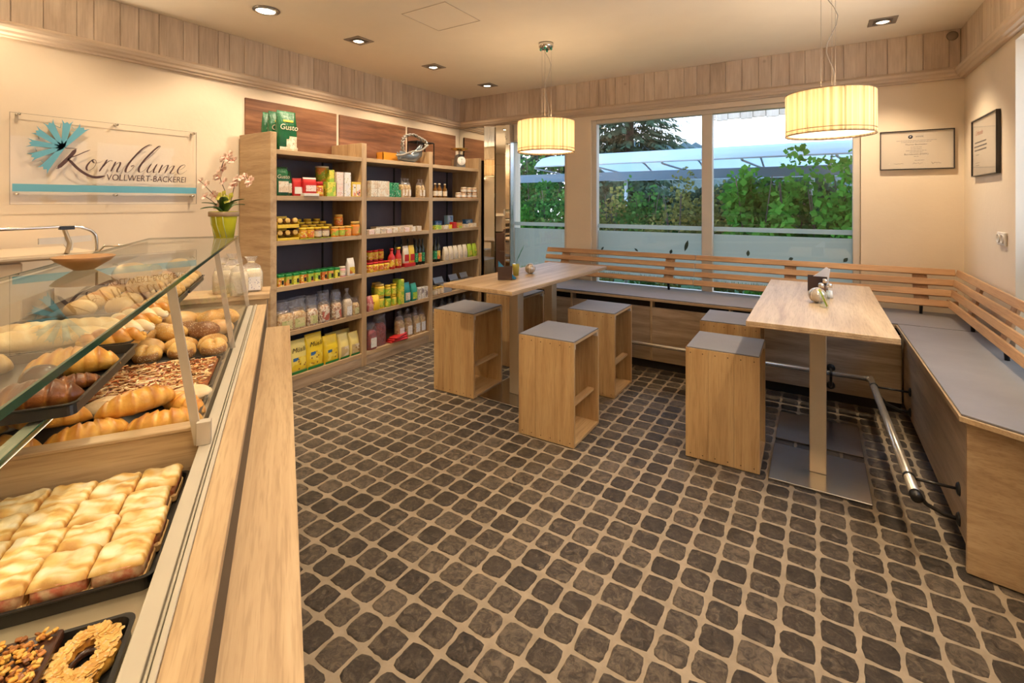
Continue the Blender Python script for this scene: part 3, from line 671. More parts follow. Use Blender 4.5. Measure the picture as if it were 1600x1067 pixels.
pans = [SX0, -2.05, -1.27, -0.62, 0.02, 0.50]
for a, b2 in zip(pans, pans[1:]):
    B(MB(), a+0.002, b2-0.002, YF+0.035, YF+0.054, 0.085, 0.560).build('front_panel', oak('x', 'grey'), bw)
for xx in pans[:-1]:
    B(MB(), xx+0.0, xx+0.019, YF+0.03, 4.9, 0.085, 0.620).build('divider', oak('y', 'light'), bw)
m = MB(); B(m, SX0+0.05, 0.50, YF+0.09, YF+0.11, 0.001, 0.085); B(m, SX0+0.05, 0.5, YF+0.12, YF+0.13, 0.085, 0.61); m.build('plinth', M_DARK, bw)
slat_set(bw, 4, 'x', SX0-OX, 0.872-OX, (4.835-OY, 0.972), (4.735-OY, 0.748), splits=(-0.985-OX,))
for px in (884, 1047, 1235, 1437):
    xx = onY(px, 430, 4.85).x; m = MB()
    m.tube([(xx-OX, 4.785-OY, 0.75), (xx-OX, 4.80-OY, 0.642)], 0.012, 6); m.cbox(xx-OX-0.035, xx-OX+0.035, 4.765-OY, 4.80-OY, 0.735, 0.76, 0.002)
    o = m.build('back_bracket', M_BLACK, bw)
    M = Matrix.Translation((xx-OX, 4.81-OY, 0.86)) @ Matrix.Rotation(math.atan2(-0.1, 0.224), 4, 'X'); MB().cbox(-0.045, 0.045, 0.012, 0.03, -0.13, 0.13, 0.002, M=M).build('back_batten', oak('z', 'slat'), bw)

# bench along the right wall -----------------------------------------
bs = thing('corner_bench', 'oak bench with grey felt seat running along the right wall', 'bench', (0.7, 3.4, 0), 0); OX, OY = 0.7, 3.4
pts = [(0.462-OX, 4.297-OY), (0.480-OX, 2.606-OY), (0.938-OX, 2.31-OY), (0.945-OX, 4.297-OY)]
MB().prism(pts, 0.620, 0.641).build('seat_board', oak('y', 'light'), bs, bevel=0.0015)
ins = [(0.470-OX, 4.292-OY), (0.487-OX, 2.612-OY), (0.932-OX, 2.325-OY), (0.940-OX, 4.292-OY)]
MB().prism(ins, 0.6412, 0.650).build('seat_pad', M_GRY, bs, bevel=0.002)
m = MB(); m.prism([(0.508-OX, 4.325-OY), (0.516-OX, 2.652-OY), (0.535-OX, 2.652-OY), (0.527-OX, 4.325-OY)], 0.09, 0.605); m.build('front_panel', oak('y', 'grey'), bs, bevel=0.001)
m = MB(); m.prism([(0.508-OX, 2.652-OY), (0.508-OX, 2.632-OY), (0.93-OX, 2.56-OY), (0.93-OX, 2.58-OY)], 0.006, 0.62); m.build('end_panel', oak('x', 'light'), bs, bevel=0.001)
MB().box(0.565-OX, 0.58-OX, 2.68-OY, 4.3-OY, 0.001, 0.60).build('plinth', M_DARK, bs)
slat_set(bs, 4, 'y', 2.60-OY, 4.83-OY, (0.872-OX, 0.972), (0.815-OX, 0.748))
for px, yy in ((0, 2.95), (0, 3.62), (0, 4.3)):
    m = MB(); m.tube([(0.852-OX, yy-OY, 0.75), (0.86-OX, yy-OY, 0.642)], 0.012, 6); m.build('back_bracket', M_BLACK, bs)
    M = Matrix.Translation((0.862-OX, yy-OY, 0.86)) @ Matrix.Rotation(-math.atan2(-0.057, 0.224), 4, 'Y'); MB().cbox(0.004, 0.022, -0.045, 0.045, -0.13, 0.13, 0.002, M=M).build('back_batten', oak('z', 'slat'), bs)

# foot rails ----------------------------------------------------------
fr = thing('foot_rail', 'steel foot rail with black brackets along window bench and corner bench', 'foot rail', (-0.8, 4.2, 0)); OX, OY = -0.8, 4.2
ZR = 0.262; M_RAILS = plain('rail_brushed', (0.66, 0.62, 0.56), 0.27, 0.75, var=0.03)
MB().tube([(-2.45-OX, 0, ZR), (0.300-OX, 0, ZR)], 0.0165, 16).build('rail', M_RAILS, fr)
MB().tube([(0.312-OX, 4.225-OY, ZR), (0.350-OX, 2.64-OY, ZR)], 0.0205, 18).build('side_rail', M_RAILS, fr)
MB().tube([(0.285-OX, 0, ZR), (0.317-OX, 0.005, ZR)], 0.0185, 14).build('corner_joint', M_RAILS, fr)
MB().tube([(0.3495-OX, 2.655-OY, ZR), (0.351-OX, 2.625-OY, ZR)], 0.0225, 16).build('end_cap', M_BLACK, fr)
def disc(m, p, ax, r=0.03):
    m.lathe([(r*0.4, -0.012), (r*0.8, -0.008), (r, 0)], 16, M=Matrix.Translation(p) @ Vector(ax).to_track_quat('Z', 'Y').to_matrix().to_4x4())
def bracket(p, wall, ax):
    m = MB(); p = Vector(p); w_ = Vector(wall); d = Vector(ax)
    m.lathe([(0.024, -0.008), (0.024, 0.008)], 16, M=Matrix.Translation(p) @ (Vector((0, 1, 0)) if abs(d.x) > 0.5 else Vector((1, 0, 0))).to_track_quat('Z', 'Y').to_matrix().to_4x4())
    m.tube([p, w_], 0.0065, 8); disc(m, w_, ax)
    lo = w_+Vector((0, 0, -0.13)); mid = p+(w_-p)*0.35+Vector((0, 0, -0.10)); m.tube([p, p+(w_-p)*0.12+Vector((0, 0, -0.05)), mid, p+(w_-p)*0.7+Vector((0, 0, -0.125)), lo], 0.009, 8); disc(m, lo, ax)
    return m.build('bracket', M_BLACK, fr)
for xx in (-2.0, -0.55, 0.08): bracket((xx-OX, 0, ZR), (xx-OX, YF+0.035-OY, ZR), (0, 1, 0))
bracket((0.318-OX, 4.05-OY, ZR), (0.509-OX, 4.05-OY, ZR), (1, 0, 0)); bracket((0.347-OX, 2.80-OY, ZR), (0.516-OX, 2.80-OY, ZR), (1, 0, 0))

# ================================================================= SHELF UNIT
SHX = -3.51; SHB = -3.937
sh = thing('shelf_unit', 'tall oak shelf unit in three bays filled with groceries', 'shelf unit', (SHX, 3.5, 0)); OY = 3.5; DEP = SHX-SHB
ups = [(2.138, 2.19), (3.011, 3.067), (3.915, 3.972), (4.81, 4.864)]
for a, b2 in ups: MB().cbox(-DEP, 0, a-OY, b2-OY, 0.0, 2.036, 0.002).build('upright', oak('x', 'light') if a < 2.2 else oak('z', 'light'), sh)
LV = [1.905, 1.548, 1.198, 0.843, 0.482, 0.122]
for i in range(3):
    a, b2 = ups[i][1]-OY, ups[i+1][0]-OY
    for z in LV:
        MB().cbox(-DEP+0.02, -0.001, a, b2, z-0.037, z, 0.0015).build('shelf_board', oak('y', 'light'), sh)
    MB().box(-DEP+0.004, -DEP+0.016, a, b2, 0.1, 1.87).build('back_panel', plain('slate_back', (0.085, 0.072, 0.095), 0.6), sh)
    MB().cbox(-0.022, -0.003, a, b2, 0.002, 0.085, 0.001).build('kick_board', oak('y', 'grey'), sh)
    m = MB(); yy = b2-0.12
    m.box(-DEP+0.016, -DEP+0.028, yy, yy+0.012, 0.1, 1.87); m.build('rear_strip', M_DARK, sh)
for k, (a, b2) in enumerate(((2.19, 3.073), (3.11, 4.004), (4.045, 4.897))):
    lab = ['leftmost dark walnut wall panel, behind green coffee bags', 'middle dark walnut wall panel, behind the braided basket', 'rightmost dark walnut wall panel, behind the kitchen scale'][k]
    t = thing('walnut_panel', lab, 'wall panel', (-3.958, (a+b2)/2, 1.9), 0, 'walnut panels above the shelves')
    MB().cbox(0.0, 0.018, -(b2-a)/2, (b2-a)/2, 0.005, 0.45, 0.001).build('board', oak('y', 'walnut'), t)

# ================================================================= SIGN
M_SIGNG = pane_glass('sign_glass', 1.35); M_BLUE = plain('logo_blue', (0.115, 0.375, 0.51), 0.5, var=0.02); M_INK = plain('logo_ink', (0.075, 0.030, 0.025), 0.5, var=0.02)
SGX = -3.925; sg = thing('glass_sign', 'clear glass bakery sign with blue cornflower on the left wall', 'sign', (SGX, 1.32, 1.75))
def sp_(zx, zy):      # position on the glass from a detail of the photograph
    p = onX(zx/5.0, 160+zy/5.0, SGX); return (p.y-1.32, p.z-1.75)
c4 = [onX(*q, SGX) for q in ((15, 176), (307, 206), (307, 320), (12, 318))]
gy0, gy1, gz0, gz1 = c4[0].y-1.32, c4[1].y-1.32, (c4[2].z+c4[3].z)/2-1.75, (c4[0].z+c4[1].z)/2-1.75
MB().box(-0.004, 0.0, gy0, gy1, gz0, gz1).build('glass_panel', M_SIGNG, sg)
m = MB(); e = 0.0012
for q in ((gy0, gy1, gz1-e, gz1), (gy0, gy1, gz0, gz0+e), (gy0, gy0+e, gz0, gz1), (gy1-e, gy1, gz0, gz1)): m.box(-0.0042, 0.0002, *q)
m.build('glass_edge', plain('glass_edge_tone', (0.12, 0.09, 0.07), 0.2), sg)
def flat(m, pts, h=0.0012):
    m.prism([(p[0], p[1]) for p in pts], 0.0004, h, M=Matrix(((0, 0, 1, 0), (1, 0, 0, 0), (0, 1, 0, 0), (0, 0, 0, 1))))
ctr = sp_(492, 350)
for i, (tx, ty, ax_, ay_, bx, by) in enumerate([(655, 195, 625, 165, 705, 208), (522, 150, 483, 133, 572, 148), (385, 165, 415, 128, 335, 160), (275, 215, 285, 182, 243, 240), (232, 305, 215, 278, 200, 345), (235, 425, 205, 398, 245, 462), (335, 515, 290, 508, 368, 562)]):
    A_ = Vector(sp_(ax_, ay_)); B_ = Vector(sp_(bx, by)); T_ = Vector(sp_(tx, ty)); C_ = Vector(ctr); mid = (A_+B_)/2; inw = (C_-mid)
    n1 = A_.lerp(B_, 0.3)+inw*0.13; n2 = A_.lerp(B_, 0.7)+inw*0.13; tipm = A_.lerp(B_, 0.5)+inw*0.06; sA = A_.lerp(B_, 0.13)+inw*0.13; sB = B_.lerp(A_, 0.13)+inw*0.13
    perp = Vector((-(inw.y), inw.x)).normalized()*0.0095
    if (A_-B_).dot(perp) < 0: perp = -perp
    poly = [C_+perp, sA, A_, n1, tipm, n2, B_, sB, C_-perp]; area = sum(poly[k].x*poly[(k+1) % 9].y-poly[(k+1) % 9].x*poly[k].y for k in range(9))
    if area < 0: poly.reverse()
    m = MB(); flat(m, poly); m.build('petal', M_BLUE, sg)
def catmull(P, n=9):
    P = [Vector(p) for p in P]; out = []
    for i in range(len(P)-1):
        p0, p1, p2, p3 = P[max(i-1, 0)], P[i], P[i+1], P[min(i+2, len(P)-1)]
        for k in range(n):
            t = k/n; out.append(0.5*((2*p1)+(p2-p0)*t+(2*p0-5*p1+4*p2-p3)*t*t+(3*p1-p0-3*p2+p3)*t**3))
    out.append(P[-1]); return out
def stroke(m, P, w0, w1=0.0012, nib=None, taper=True):
    pts = catmull([Vector(sp_(*p)) for p in P]); L = []; Rr = []
    for i, p in enumerate(pts):
        t = (pts[min(i+1, len(pts)-1)]-pts[max(i-1, 0)]).normalized(); nrm = Vector((-t.y, t.x)); f = i/(len(pts)-1)
        dn = max(0, -t.y) ; wd = w1+(w0-w1)*(dn**1.3 if nib is None else nib)
        if taper: wd *= min(1, 0.25+f*6, 0.25+(1-f)*6)
        L.append(p+nrm*wd/2); Rr.append(p-nrm*wd/2)
    for i in range(len(pts)-1):
        q = [L[i], Rr[i], Rr[i+1], L[i+1]]; m.add([(0.0004, a.x, a.y) for a in q]+[(0.0012, a.x, a.y) for a in q], [(0, 1, 2, 3), (4, 7, 6, 5), (0, 4, 5, 1), (1, 5, 6, 2), (2, 6, 7, 3), (3, 7, 4, 0)])
SCR = [ # script lettering: Kornblume
 [[[503, 352], [520, 357], [560, 359], [605, 362]], 0.004, 0.9], [[[593, 366], [560, 408], [520, 450], [485, 482], [452, 512]], 0.020, 1.0], [[[705, 371], [660, 388], [610, 410], [560, 428], [530, 440]], 0.006, 0.8],
 [[[530, 440], [560, 470], [600, 510], [650, 548], [710, 578], [760, 585], [820, 574]], 0.017, 0.9], [[[437, 516], [462, 516]], 0.004, 0.9],
 [[[735, 443], [705, 462], [677, 500], [680, 528], [705, 528], [735, 505], [752, 470], [742, 448], [722, 452], [735, 472], [775, 470], [800, 458]], 0.010, None],
 [[[838, 446], [820, 475], [795, 510], [775, 540]], 0.009, None], [[[805, 505], [835, 470], [862, 455], [880, 458]], 0.006, 0.5],
 [[[905, 462], [885, 500], [865, 540]], 0.009, None], [[[872, 525], [905, 485], [935, 467], [938, 485], [915, 530], [920, 545], [945, 530]], 0.009, None],
 [[[948, 530], [1010, 470], [1070, 410], [1150, 350], [1185, 335], [1165, 333], [1110, 365], [1050, 425], [1005, 480], [982, 525], [985, 545], [1010, 540], [1040, 510], [1045, 492], [1025, 500], [1060, 500]], 0.012, None],
 [[[1062, 530], [1110, 480], [1180, 420], [1235, 365], [1255, 343], [1235, 348], [1180, 395], [1120, 460], [1085, 515], [1090, 545], [1120, 535], [1160, 500]], 0.013, None],
 [[[1185, 478], [1165, 505], [1150, 535], [1160, 550], [1190, 530], [1222, 490]], 0.009, None], [[[1228, 480], [1205, 520], [1200, 548], [1225, 540]], 0.009, None],
 [[[1270, 487], [1255, 515], [1238, 552]], 0.009, None], [[[1245, 540], [1290, 500], [1312, 490], [1305, 515], [1285, 555]], 0.009, None], [[[1290, 545], [1330, 508], [1358, 495], [1352, 515], [1330, 552], [1350, 555], [1372, 540]], 0.009, None],
 [[[1385, 532], [1420, 520], [1445, 498], [1438, 488], [1410, 500], [1388, 530], [1392, 555], [1420, 558], [1460, 530]], 0.009, None]]
sgl = MB()
for P, w_, nb in SCR: stroke(sgl, P, w_, 0.0022, nb)
sgl.build('script_lettering', M_INK, sg)
a_ = sp_(828, 608); b_2 = sp_(1452, 632); tm = text_mesh('VOLLWERT-BÄCKEREI', 0.062, M_INK, 0.0006, 0.12, 'LEFT'); o = objm('block_lettering', tm, sg, (0.001, a_[0], a_[1]), RX)
wx = max(v.co.x for v in tm.vertices); o.scale = ((b_2[0]-a_[0])/wx, 0.95, 1)
q0 = sp_(95, 655); q1 = sp_(1533, 690); m = MB(); m.box(0.0004, 0.0014, q0[0], q1[0], q1[1]-0.022, q1[1]+0.022); m.build('blue_stripe', M_BLUE, sg)
# stamens of the flower
m = MB()
for A_, B_ in (((430, 180), (470, 200)), ((470, 200), (478, 165)), ((560, 190), (580, 208)), ((580, 208), (602, 205)), ((300, 262), (305, 285)), ((270, 350), (285, 382)), ((320, 455), (340, 470)), ((552, 225), (590, 232))):
    p, q = sp_(*A_), sp_(*B_); m.tube([(0.001, *p), (0.001, *q)], 0.0014, 4)
m.build('stamen_line', M_BLUE, sg)
for q in ((145, 90), (912, 175), (1512, 245), (130, 713), (905, 723), (1505, 732)):
    p = sp_(*q); MB().tube([(-0.032, *p), (0.010, *p)], 0.008, 12).build('stand_off', M_CHROME, sg)

# ================================================================= FRAMES, SOCKET
M_PAPER = plain('certificate_paper', (0.58, 0.50, 0.40), 0.35, var=0.02); M_FRM = plain('thin_black_frame', (0.02, 0.013, 0.01), 0.35)
M_TYPE = plain('print_ink', (0.10, 0.09, 0.10), 0.6); M_TYPER = plain('print_red', (0.45, 0.16, 0.12), 0.6); M_TYPEL = plain('print_light', (0.33, 0.29, 0.26), 0.6)
def framed(label, loc, rz, w_, h_):
    t = thing('framed_certificate', label, 'picture frame', loc, rz, 'framed certificates'); m = MB(); a, b2, e = w_/2, h_/2, 0.007
    for q in ((-a, a, b2-e, b2), (-a, a, -b2, -b2+e), (-a, -a+e, -b2+e, b2-e), (a-e, a, -b2+e, b2-e)): m.cbox(q[0], q[1], -0.022, 0, q[2], q[3], 0.001)
    m.build('frame', M_FRM, t); MB().box(-a+e, a-e, -0.012, -0.008, -b2+e, b2-e).build('paper', M_PAPER, t); MB().box(-a+e, a-e, -0.0165, -0.015, -b2+e, b2-e).build('glazing', pane_glass('picture_glass', 1.25), t); return t
def ttx(t, s, x, z, size, mat_, shear=0.0, name='lettering'):
    return objm(name, text_mesh(s, size, mat_, 0.0002, shear), t, (x, -0.0124, z), RY)
p = onY(1433, 236, 5.0); f1 = framed('landscape certificate with round dark logo, on the window wall', (0.662, 4.998, 1.915), 0, 0.462, 0.312)
MB().lathe([(0.0145, -0.0003), (0.0145, 0.0003)], 24, M=Matrix.Translation((-0.036, -0.0125, 0.105)) @ Matrix.Rotation(pi/2, 4, 'X')).build('logo', plain('logo_navy', (0.015, 0.03, 0.07), 0.5), f1)
MB().box(-0.043, -0.029, -0.0132, -0.0129, 0.1035, 0.1075, M=Matrix.Translation((-0.036, 0, 0.105)) @ Matrix.Rotation(-0.7, 4, 'Y') @ Matrix.Translation((0.036, 0, -0.105))).build('logo_bar', M_PAPER, f1)
ttx(f1, 'HWK', 0.022, 0.098, 0.021, M_TYPE); ttx(f1, 'Thomas Baumeister', 0, 0.038, 0.017, M_TYPE); ttx(f1, 'Betriebswirt (HWK)', 0, -0.04, 0.018, M_TYPE)
def typeline(t, x, z, w_, mat_=None, h_=0.0045, seed=0):
    r_ = random.Random(seed); m = MB(); xx = x-w_/2
    while xx < x+w_/2:
        l = r_.uniform(0.008, 0.026); m.box(xx, min(xx+l, x+w_/2), -0.0127, -0.0121, z-h_/2, z+h_/2); xx += l+0.003
    return m.build('type_line', mat_ or M_TYPEL, t)
for x, z, w_ in ((0, 0.075, 0.25), (0, 0.063, 0.19), (0, 0.022, 0.07), (0, 0.008, 0.07), (0, -0.006, 0.13), (0, -0.018, 0.08), (0, -0.052, 0.03), (0.02, -0.083, 0.06)): typeline(f1, x, z, w_, seed=int(1000*z+99))
for k, x in enumerate((-0.11, 0.01, 0.12)):
    r_ = random.Random(k); MB().tube([(x-0.03+0.06*i/12, -0.0124, -0.108+r_.uniform(-0.007, 0.008)*(0.4 if k == 0 else 1)) for i in range(13)], 0.0008, 4).build('signature', M_TYPE, f1)
f2 = framed('larger framed certificate with red heading, on the right wall', (0.948, 4.40, 1.875), -pi/2, 0.575, 0.395)
ttx(f2, 'Urkunde', -0.13, 0.085, 0.05, M_TYPER, 0.3)
for z, w_ in ((0.035, 0.27), (0.008, 0.30), (-0.018, 0.28)): typeline(f2, -0.10, z, w_, M_TYPE, 0.009, int(1000*z+50))
for z, w_ in ((-0.05, 0.08), (-0.105, 0.10), (-0.122, 0.08)): typeline(f2, -0.17, z, w_, None, 0.004, int(1000*z+500))
p = onX(1568, 373, 0.95)
t = thing('power_socket', 'white double power socket on the right wall above the bench', 'socket', (0.949, p.y, p.z), -pi/2)
MB().cbox(-0.075, 0.075, -0.012, 0, -0.04, 0.04, 0.004).build('cover_plate', M_WHITE, t)
for sx in (-0.037, 0.037): MB().lathe([(0.008, -0.002), (0.026, -0.002), (0.028, 0.006), (0.024, 0.006), (0.022, -0.001)], 20, M=Matrix.Translation((sx, -0.012, 0)) @ Matrix.Rotation(pi/2, 4, 'X')).build('socket_well', M_WHITE, t)
p = onY(1488, 56, 4.978); t = thing('wall_vent_rosette', 'small round cap on the boarded frieze by right corner', 'vent cap', (p.x, 4.976, p.z))
MB().lathe([(0.001, 0.012), (0.02, 0.012), (0.033, 0.007), (0.036, 0)], 24, M=Matrix.Rotation(pi/2, 4, 'X')).build('cap', plain('cap_tone', (0.22, 0.17, 0.13), 0.5), t)
# ================================================================= DISPLAY COUNTER (local x = towards the room, y = along)
M_RAIL = plain('rail_aluminium', (0.56, 0.51, 0.42), 0.38, 0.35, var=0.03); M_DECK = plain('deck_steel', (0.52, 0.43, 0.29), 0.36, 0.6, var=0.1)
M_TRAY = plain('baking_tray', (0.030, 0.028, 0.027), 0.32, 0.3); M_GEDGE = plain('green_glass_edge', (0.008, 0.06, 0.036), 0.12, var=0.0)
M_CGL = pane_glass('counter_glass', 1.5, (0.93, 0.97, 0.95, 1)); M_FGL = pane_glass('front_glass', 1.03); M_UP = plain('pane_joint', (0.52, 0.46, 0.38), 0.35, 0.2)
CT = thing('display_counter', 'glass topped bakery display counter with oak front ledge', 'counter', (0, 0, 0), CTH)
A0, A1 = -1.4, 3.035
MB().cbox(-0.105, 0.0262, A0, A1, 0.772, 0.800, 0.0015).build('front_ledge', oak('y', 'light'), CT)
MB().cbox(-0.86, -0.14, A0, 3.30, 0.0, 0.80, 0.002).build('cabinet_body', oak('y', 'light'), CT)
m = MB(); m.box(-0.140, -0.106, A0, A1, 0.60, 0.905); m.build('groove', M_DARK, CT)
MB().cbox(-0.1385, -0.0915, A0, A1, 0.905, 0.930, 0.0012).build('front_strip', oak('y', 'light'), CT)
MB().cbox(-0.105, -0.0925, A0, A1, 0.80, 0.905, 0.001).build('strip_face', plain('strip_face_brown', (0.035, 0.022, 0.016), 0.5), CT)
m = MB(); m.cbox(-0.182, -0.156, A0, A1, 0.90, 0.931, 0.001); m.cbox(-0.153, -0.1495, A0, A1, 0.90, 0.930, 0.0008); m.cbox(-0.147, -0.1388, A0, A1, 0.90, 0.934, 0.001); m.box(-0.182, -0.139, A0, A1, 0.88, 0.92)
m.build('metal_rail', M_RAIL, CT)
m = MB(); m.cbox(-0.86, -0.192, A0, 1.352, 0.80, 0.852, 0.001); m.build('lower_deck', M_DECK, CT)
MB().cbox(-0.86, -0.186, 1.360, 1.376, 0.852, 0.962, 0.001).build('riser_panel', oak('x', 'light'), CT)
MB().cbox(-0.86, -0.186, 1.352, 1.392, 0.962, 0.972, 0.002).build('riser_cap', oak('x', 'light'), CT)
MB().cbox(-0.86, -0.192, 1.376, 3.06, 0.80, 0.935, 0.001).build('upper_deck', M_DECK, CT)
# far block: shelf for the sugar bags
MB().cbox(-0.90, -0.092, 3.062, 3.30, 0.0, 0.957, 0.001).build('end_block', oak('x', 'light'), CT)
MB().cbox(-0.92, -0.078, 3.048, 3.312, 0.957, 0.985, 0.0015).build('end_shelf', oak('x', 'light'), CT)
# glass
def gl(m_, x0_, x1_, y0_, y1_, z0_, z1_): return MB().box(x0_, x1_, y0_, y1_, z0_, z1_)
g = gl(None, -0.624, -0.232, -0.5, 3.028, 1.307, 1.315); g.build('glass_top', M_CGL, CT)
g = MB(); g.box(-0.2318, -0.2285, -0.5, 3.028, 1.3058, 1.3155); g.box(-0.628, -0.6242, -0.5, 3.028, 1.3065, 1.3155); g.box(-0.624, -0.232, 3.0282, 3.0295, 1.3065, 1.3155); g.build('glass_edge', M_GEDGE, CT)
def lean(m, a0, a1, th=0.006):
    x0_, z0_, x1_, z1_ = -0.1745, 0.932, -0.229, 1.306; n = Vector((z1_-z0_, -(x1_-x0_))).normalized()*th
    m.add([(x0_, a0, z0_), (x0_, a1, z0_), (x1_, a1, z1_), (x1_, a0, z1_), (x0_-n.x, a0, z0_-n.y), (x0_-n.x, a1, z0_-n.y), (x1_-n.x, a1, z1_-n.y), (x1_-n.x, a0, z1_-n.y)],
          [(0, 1, 2, 3), (4, 7, 6, 5), (0, 4, 5, 1), (1, 5, 6, 2), (2, 6, 7, 3), (3, 7, 4, 0)])
for a0, a1 in ((1.358, 2.176), (2.184, 3.016)):
    m = MB(); lean(m, a0, a1, 0.004); m.build('front_pane', M_FGL, CT)
for a in (1.350, 2.180, 3.020):
    m = MB(); lean(m, a-0.005, a+0.005, 0.018); m.build('pane_joint', M_UP, CT)
MB().cbox(-0.187, -0.158, 1.335, 1.357, 0.931, 0.985, 0.001).build('joint_foot', M_UP, CT)
m = MB(); m.box(-0.82, -0.3995, -0.5, 3.02, 1.094, 1.100); m.build('middle_glass_shelf', M_CGL, CT)
m = MB(); m.box(-0.3994, -0.3965, -0.5, 3.02, 1.0935, 1.1005); m.build('shelf_edge', M_GEDGE, CT)
MB().cbox(-0.43, -0.408, -0.5, 3.0, 1.078, 1.0925, 0.001).build('lamp_profile', M_RAIL, CT)
MB().box(-0.428, -0.410, -0.45, 2.98, 1.0765, 1.0778).build('light_strip', emit('led_strip', (1, 0.80, 0.52, 1), 5.0), CT)
MB().cbox(-0.66, -0.63, -0.5, 3.02, 1.24, 1.30, 0.001).build('rear_lamp_profile', M_RAIL, CT)
MB().box(-0.655, -0.635, -0.45, 2.98, 1.2385, 1.2398).build('light_strip', emit('led_strip', (1, 0.80, 0.52, 1), 5.0), CT)
MB().cbox(-0.88, -0.86, A0, 3.06, 0.0, 0.95, 0.001).build('rear_panel', plain('dark_rear', (0.10, 0.06, 0.045), 0.5), CT)
for a in (0.2, 1.605, 2.505, 3.0): MB().tube([(-0.83, a, 0.935), (-0.83, a, 1.25), (-0.80, a, 1.285), (-0.65, a, 1.285)], 0.006, 8).build('support_rod', M_CHROME, CT)

# trays --------------------------------------------------------------
def tray(label, c0, c1, a0, a1, z, h=0.022, group='black baking trays', lip=0.006):
    p = cnt((c0+c1)/2, (a0+a1)/2, z); t = thing('baking_tray', label, 'tray', p, CTH, group); hx, hy = (c1-c0)/2, (a1-a0)/2; m = MB()
    def ring(ix, iy, zz):
        out = []; rr = 0.018
        for k in range(24):
            q = 2*pi*k/24+pi/24; sx, sy = (1 if cos(q) > 0 else -1), (1 if sin(q) > 0 else -1); out.append((sx*(ix-rr)+rr*cos(q), sy*(iy-rr)+rr*sin(q), zz))
        return out
    m.loft([ring(hx-0.004, hy-0.004, 0.0), ring(hx-lip, hy-lip, h-0.004), ring(hx, hy, h), ring(hx, hy, h+0.002), ring(hx-lip, hy-lip, h+0.002), ring(hx-lip-0.004, hy-lip-0.004, 0.002)], smooth=False)
    m.build('tray_pan', M_TRAY, t); return t

# dough --------------------------------------------------------------
GOLD = crust('crust_golden', [(0.0, (0.80, 0.50, 0.13)), (0.35, (0.72, 0.37, 0.06)), (0.7, (0.48, 0.18, 0.03)), (1.0, (0.24, 0.08, 0.02))], 0.38)
BROWN = crust('crust_lye_brown', [(0.0, (0.60, 0.30, 0.06)), (0.25, (0.28, 0.095, 0.02)), (0.55, (0.13, 0.038, 0.012)), (1.0, (0.06, 0.02, 0.008))], 0.3)
PALE = crust('crust_pale', [(0.0, (0.80, 0.62, 0.36)), (0.4, (0.72, 0.48, 0.22)), (0.8, (0.55, 0.30, 0.10)), (1.0, (0.4, 0.2, 0.06))], 0.45)
SEED = crust('crust_seeded', [(0.0, (0.74, 0.48, 0.16)), (0.5, (0.60, 0.33, 0.08)), (1.0, (0.30, 0.13, 0.04))], 0.5, spots=((0.62, 0.50, 0.30, 1), 170))
DARKS = crust('crust_dark_seeded', [(0.0, (0.50, 0.26, 0.09)), (0.5, (0.26, 0.11, 0.035)), (1.0, (0.12, 0.05, 0.02))], 0.5, spots=((0.55, 0.42, 0.24, 1), 150))
SUGAR = crust('sugar_dusted', [(0.0, (0.86, 0.78, 0.62)), (0.5, (0.80, 0.64, 0.40)), (1.0, (0.55, 0.30, 0.11))], 0.6)
CHOC = plain('chocolate', (0.055, 0.022, 0.013), 0.22, var=0.25); M_DUST = plain('powder_sugar', (0.85, 0.80, 0.70), 0.8)
def croissant(L=0.16, Rm=0.035, curve=0.9, seed=1, segs=7, flat=0.8):
    r_ = random.Random(seed); m = MB(); n = 18; N = 44; rings = []; tones = []
    for i in range(N+1):
        t = -1+2*i/N; a = t*curve; x = L/2*sin(a)/sin(curve); y = -L*0.5*(cos(a)-cos(curve))/max(sin(curve), 0.3)*0.9
        env = (1-abs(t)**2.3)**0.62 if abs(t) < 1 else 0; ph = (t+1)/2*segs; st = ph-math.floor(ph); step = (1-st) if t > 0 else st
        rad = Rm*(0.10+0.9*env)*(0.90+0.13*step); tx, ty = cos(a), sin(a)*0.9; ln = math.hypot(tx, ty); nx, ny = -ty/ln, tx/ln; ring = []
        for k in range(n):
            q = 2*pi*k/n; rr = rad*(1+0.05*mnoise.noise(Vector((i*0.3+seed*9, cos(q)*1.5, sin(q)*1.5)))); h_ = sin(q)
            z = rad*flat*0.92+rr*h_*flat; 
            ring.append((x+nx*rr*cos(q), y+ny*rr*cos(q), max(z, 0.0))); tones.append(min(1, max(0, 0.18+0.45*(h_*0.5+0.5)+0.4*(step if True else 0)-0.25+0.15*mnoise.noise(Vector((x*40, y*40, seed))))))
        rings.append(ring)
    b0 = len(m.v); m.loft(rings); m.tone = tones; return m
def bun(rx=0.045, ry=0.035, rz=0.028, seed=0, split=0.0, tone=0.5):
    def f(d):
        q = 1+0.05*mnoise.noise(d*2+Vector((seed*3.1, 0, 0)))
        if split and d.z > 0: q *= 1-split*math.exp(-(d.y/0.13)**2)*min(1, d.z*1.4)
        return q
    def tf(d): return min(1, max(0, tone+0.25*d.z-(0.55*math.exp(-(d.y/0.16)**2) if split and d.z > 0.2 else 0)))
    m = MB(); m.ball((0, 0, rz*0.8), (rx, ry, rz), 22, 14, f=f, tf=tf); m.v = [(x, y, max(z, 0)) for x, y, z in m.v]; return m
